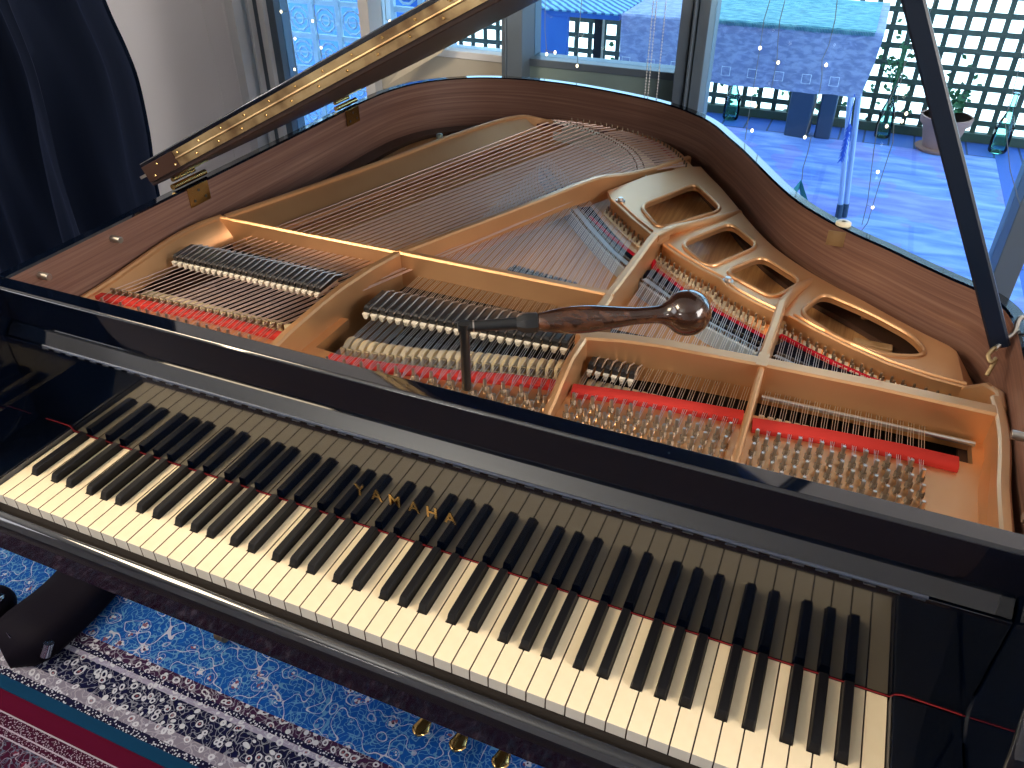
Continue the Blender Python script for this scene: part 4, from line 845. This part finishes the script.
def row(n_, xf, yff, yrf, z, w_):
    tpl = None
    for i in range(n_):
        x = xf(i); yf = yff(x); yr = yrf(x)
        if tpl is None: tpl = damper(x, yf, yr, z, w_, piano); t0 = (x, yf)
        else:
            c_ = dup(tpl[0], piano, (x - t0[0], yf - t0[1], 0))
            for ch in tpl[1:]:
                e = ch.copy(); COL.objects.link(e); e.parent = c_
row(25, lambda i: -0.030 + i * 0.01275, lambda x: 0.318, lambda x: 0.384, 0.1515, 0.0043)
row(24, lambda i: 0.374 + i * 0.0147, lambda x: lerp(0.312, 0.338, (x - 0.373) / 0.35), lambda x: 0.390, 0.1375, 0.0054)
row(6, lambda i: 0.767 + i * 0.0125, lambda x: 0.300, lambda x: 0.336, 0.1345, 0.0040)
# hammers
def hammer_row(n_, xf, yf, z, hw):
    h0 = None
    for i in range(n_):
        x = xf(i); y = yf(x)
        if h0 is None:
            pr = [(y - 0.004 + 0.021 * math.cos(a) * (1.0 if math.cos(a) > 0 else 0.9), z + 0.019 * math.sin(a)) for a in [k_ * 2 * math.pi / 20 for k_ in range(20)]]
            h0 = obj('hammer', B().prism(pr, x - hw, x + hw, axis='x'), HAMFELT, piano, loc=(x, y, z), bevel=0.0012, smooth=50); hh = (x, y)
            sh = obj('hammer_shank', B().box(x - 0.0025, x + 0.0025, y - 0.002, y + 0.008, z - 0.07, z - 0.012), MAPLE, h0)
            co = obj('hammer_core', B().prism([(y - 0.012, z - 0.018), (y + 0.010, z - 0.018), (y + 0.006, z + 0.006), (y - 0.006, z + 0.006)], x - hw - 0.0003, x + hw + 0.0003, axis='x'), ROSEWOOD, h0)
        else:
            c_ = dup(h0, piano, (x - hh[0], y - hh[1], 0))
            for ch in (sh, co): e = ch.copy(); COL.objects.link(e); e.parent = c_
hammer_row(26, lambda i: 0.365 + i * 0.0142, lambda x: yj(max(x, 0.39)) + 0.068, 0.094, 0.0048)
hammer_row(26, lambda i: -0.055 + i * 0.0132, lambda x: 0.262, 0.098, 0.0050)
hammer_row(17, lambda i: 0.765 + i * 0.0138, lambda x: 0.312, 0.092, 0.0044)
hammer_row(19, lambda i: 1.018 + i * 0.0122, lambda x: 0.322, 0.092, 0.0042)
obj('damper_guide_rail', B().box(-0.07, 0.335, 0.40, 0.425, 0.10, 0.118).box(0.36, 0.74, 0.405, 0.43, 0.09, 0.108), ROSEWOOD, piano, bevel=0.002)
obj('capo_bar', B().cyl((1.012, 0.338, 0.132), (1.288, 0.340, 0.132), 0.004, 10), NICKEL, piano)

# ---- rim fittings
for (x0, x1, y) in ((-0.092, -0.070, 0.102), (-0.092, -0.070, 0.251), (1.318, 1.297, 0.102), (1.318, 1.297, 0.251)):
    obj('desk_peg', B().cyl((x0, y, 0.217), (x1, y, 0.217), 0.0058, 12), mat('zinc_peg', (0.38, 0.36, 0.33), 0.35, metal=0.9), piano, bevel=0.0008)
def lid_hinge(y):
    h = obj('lid_hinge', B().box(-0.0905, -0.0885, y - 0.028, y + 0.028, 0.199, 0.2368), BRASS, piano, bevel=0.0006)
    for dy, dz in ((-0.015, 0.209), (0.015, 0.209), (0.0, 0.226)): obj('screw', B().cyl((-0.0886, y + dy, dz), (-0.0875, y + dy, dz), 0.003, 8), DARKMET, h)
    obj('hinge_barrel', B().cyl((-0.106, y - 0.045, 0.2445), (-0.106, y + 0.045, 0.2445), 0.0055, 12).cyl((-0.118, y - 0.03, 0.252), (-0.118, y + 0.03, 0.252), 0.004, 12), BRASS, h)
lid_hinge(0.470); lid_hinge(1.020)
so = obj('lid_socket', B().lathe([(0, 0.013), (0.004, 0.013), (0.006, 0.010), (0.006, 0.004), (0.001, 0.003)], (1.068, 0.757, RZ + 0.0), n=18), mat('ivory_button', (0.72, 0.66, 0.48), 0.4), piano)
obj('socket_plate', B().box(1.047, 1.077, 0.735, 0.7365, 0.205, 0.232), OLDBRASS, so, bevel=0.0005)
# prop stick with bracket and hook
base = Vector((1.300, 0.47, 0.214)); topp = Vector((0.972, 0.50, 0.832)); d_ = (topp - base).normalized()
side = d_.cross(Vector((0, 1, 0))).normalized(); dep = side.cross(d_).normalized()
def bar(a, c_, hw, hd, cham=0.003):
    rings = []
    for p_ in (a, c_): rings.append([p_ + side * sx + dep * sy for sx, sy in ((-hw, -hd + cham), (-hw + cham, -hd), (hw - cham, -hd), (hw, -hd + cham), (hw, hd - cham), (hw - cham, hd), (-hw + cham, hd), (-hw, hd - cham))])
    return B().loft(rings)
pr_ = obj('lid_prop', bar(base, topp, 0.0125, 0.009), mat('prop_black', (0.003, 0.008, 0.020), 0.3, spec=0.3), piano, smooth=30)
bk = obj('prop_bracket', B().tube(cr([(1.293, 0.455, 0.214), (1.302, 0.47, 0.222), (1.312, 0.478, 0.232), (1.314, 0.49, 0.248), (1.322, 0.492, 0.250), (1.328, 0.48, 0.240)], 4), 0.0034, 8), NICKEL, piano)
obj('prop_hook', B().tube(cr([(1.296, 0.462, 0.214), (1.290, 0.452, 0.216), (1.286, 0.445, 0.208), (1.291, 0.438, 0.203), (1.296, 0.444, 0.206), (1.290, 0.430, 0.186)], 4), 0.0030, 8), OLDBRASS, bk)

# ---- lid
th = R(27.0); HX, HZ = -0.128, 0.2515
def L(x, y, z):      # closed-lid coordinates to raised position
    s = x - HX; return (HX + s * math.cos(th) - z * math.sin(th), y, HZ + s * math.sin(th) + z * math.cos(th))
outer = offset(RIM, -0.012)
lo = [(x, y) for x, y in outer if y > 0.402]; lo = [(lo[0][0], 0.40)] + lo + [(lo[-1][0], 0.40)]
def lprism(poly, z0, z1, mi=0, b=None):
    b = b or B(); n_ = len(poly); b.add([L(x, y, z0) for x, y in poly] + [L(x, y, z1) for x, y in poly], [tuple(range(n_))[::-1], tuple(range(n_, 2 * n_))] + [(i, (i + 1) % n_, n_ + (i + 1) % n_, n_ + i) for i in range(n_)], mi); return b
LIDU = mat('black_lid_painted_reflection', (0.030, 0.018, 0.016), 0.45, spec=0.2)  # black polished lid; brown reflection of the rim wood put into its colour
lid = obj('lid', lprism(lo, 0.0, 0.0215), LIDU, piano, bevel=0.002, smooth=40)
fl = obj('lid_front_flap', lprism([(-0.128, 0.40), (1.352, 0.40), (1.352, 0.80), (-0.128, 0.80)], 0.0235, 0.0445), BLACK, lid, bevel=0.002)
x0, x1 = -0.125, 1.35
hb = B()
def lbox(b, x0, x1, y0, y1, z0, z1): b.add([L(x, y, z) for z in (z0, z1) for y in (y0, y1) for x in (x0, x1)], [(0, 2, 3, 1), (4, 5, 7, 6), (0, 1, 5, 4), (2, 6, 7, 3), (0, 4, 6, 2), (1, 3, 7, 5)]); return b
lbox(hb, -0.075, 1.34, 0.3975, 0.400, 0.0080, 0.0205); lbox(hb, -0.115, 1.34, 0.3975, 0.400, 0.0248, 0.0362)
hb.tube([L(-0.115, 0.3985, 0.0228), L(1.34, 0.3985, 0.0228)], 0.0024, 8)
hn = obj('piano_hinge', hb, OLDBRASS, lid, smooth=40)
b = lbox(B(), -0.122, -0.03, 0.3955, 0.3975, 0.0075, 0.037); obj('hinge_end_plate', b, mat('dark_bronze_plate', (0.07, 0.035, 0.025), 0.4, metal=0.7), lid, bevel=0.0004)
b = lbox(B(), -0.14, -0.118, 0.396, 0.40, 0.020, 0.025); obj('hinge_pin', b, NICKEL, lid)
scr = None
for i in range(22):
    for z in (0.0145, 0.0305):
        x = -0.10 + i * 0.062 + (0.02 if z > 0.02 else 0); q = Vector(L(x, 0.3955, z))
        if scr is None: scr = obj('hinge_screw', B().lathe([(0, 0.0024), (0.0012, 0.0018)], q, (0, -1, 0), 8), BRASS, lid, loc=q); q0 = q
        else: dup(scr, lid, q - q0)
for y in (0.470, 1.020):
    b = lbox(B(), -0.112, -0.07, y - 0.028, y + 0.028, -0.002, 0.0); obj('lid_hinge_leaf', b, BRASS, lid)
# ---- legs, lyre, pedals
def leg(x, y):
    l = obj('leg', B().loft([[(x + sx * w_, y + sy * w_, z) for sx, sy in ((-1, -1), (1, -1), (1, 1), (-1, 1))] for w_, z in ((0.058, -0.108), (0.058, -0.17), (0.050, -0.18), (0.030, -0.60), (0.036, -0.63), (0.032, -0.655))]), BLACK, piano, bevel=0.003)
    obj('caster', B().cyl((x - 0.011, y, FL + 0.032), (x + 0.011, y, FL + 0.032), 0.021, 18).lathe([(0, 0.010), (0.03, 0.012)], (x, y, FL + 0.048)).box(x - 0.018, x - 0.012, y - 0.012, y + 0.012, FL + 0.028, FL + 0.060).box(x + 0.012, x + 0.018, y - 0.012, y + 0.012, FL + 0.028, FL + 0.060), OLDBRASS, l)
leg(-0.015, 0.165); leg(1.24, 0.165); leg(0.30, 1.30)
ly = obj('pedal_lyre', B().prism([(0.47, 0.175), (0.80, 0.175), (0.80, 0.26), (0.47, 0.26)], -0.69, -0.645).box(0.54, 0.56, 0.20, 0.23, -0.645, -0.108).box(0.70, 0.72, 0.20, 0.23, -0.645, -0.108), BLACK, piano, bevel=0.004)
for x in (0.522, 0.604, 0.695):
    rings = []
    for i in range(22): u = i / 21; y = lerp(0.178, 0.096, u); w_ = (0.009 + 0.015 * u * u) if u < 0.75 else 0.0185 * math.sqrt(max(0.02, 1 - ((u - 0.72) / 0.29) ** 2)); z = -0.668 - 0.006 * math.sin(u * 3); rings.append([(x + w_ * math.cos(a), y, z + 0.005 * math.sin(a)) for a in [k_ * math.pi / 5 for k_ in range(10)]])
    obj('pedal', B().loft(rings), BRASS, ly, smooth=60)

# ================================================================== tuning lever
A0 = Vector((0.6265, 0.169, 0.252)); A1 = Vector((0.897, 0.299, 0.2655)); dd = (A1 - A0).normalized(); ln = (A1 - A0).length
lv = thing('tuning_lever', (0.6265, 0.169, 0.152), 'tuning lever with black shaft and round rosewood handle set on a tuning pin', 'tuning tool')
obj('head', B().lathe([(0, 0.0062), (0.002, 0.0068), (0.090, 0.0068), (0.104, 0.0088), (0.108, 0.0088), (0.109, 0.006)], (0.6265, 0.169, 0.150), n=20), CARBON, lv)
obj('shaft', B().lathe([(-0.009, 0.004), (-0.008, 0.0074), (0.012, 0.0076), (0.030, 0.0076), (0.075, 0.0088)], A0, dd, 20), CARBON, lv)
obj('ring', B().lathe([(0.0115, 0.0079), (0.0135, 0.0079)], A0, dd, 20), NICKEL, lv)
obj('collar', B().lathe([(0.070, 0.0088), (0.080, 0.0136), (0.086, 0.0146), (0.098, 0.0140), (0.100, 0.010)], A0, dd, 8), CARBON, lv, smooth=20)
hprof = [(0.099, 0.0105), (0.100, 0.0120), (0.115, 0.0150), (0.135, 0.0180), (0.155, 0.0190), (0.175, 0.0182), (0.200, 0.0152), (0.225, 0.0122), (0.240, 0.0115), (ln - 0.040, 0.0120), (ln - 0.031, 0.0150)]
for a in range(13): an = R(142 - a * 11.8); hprof.append((ln + 0.0315 * math.cos(an), 0.0315 * math.sin(an)))
hs = cr([(h, r, 0) for h, r in hprof], 2)
obj('handle', B().lathe([(p_[0], max(p_[1], 0.0004)) for p_ in hs], A0, dd, 28), ROSEWOOD, lv, smooth=70)
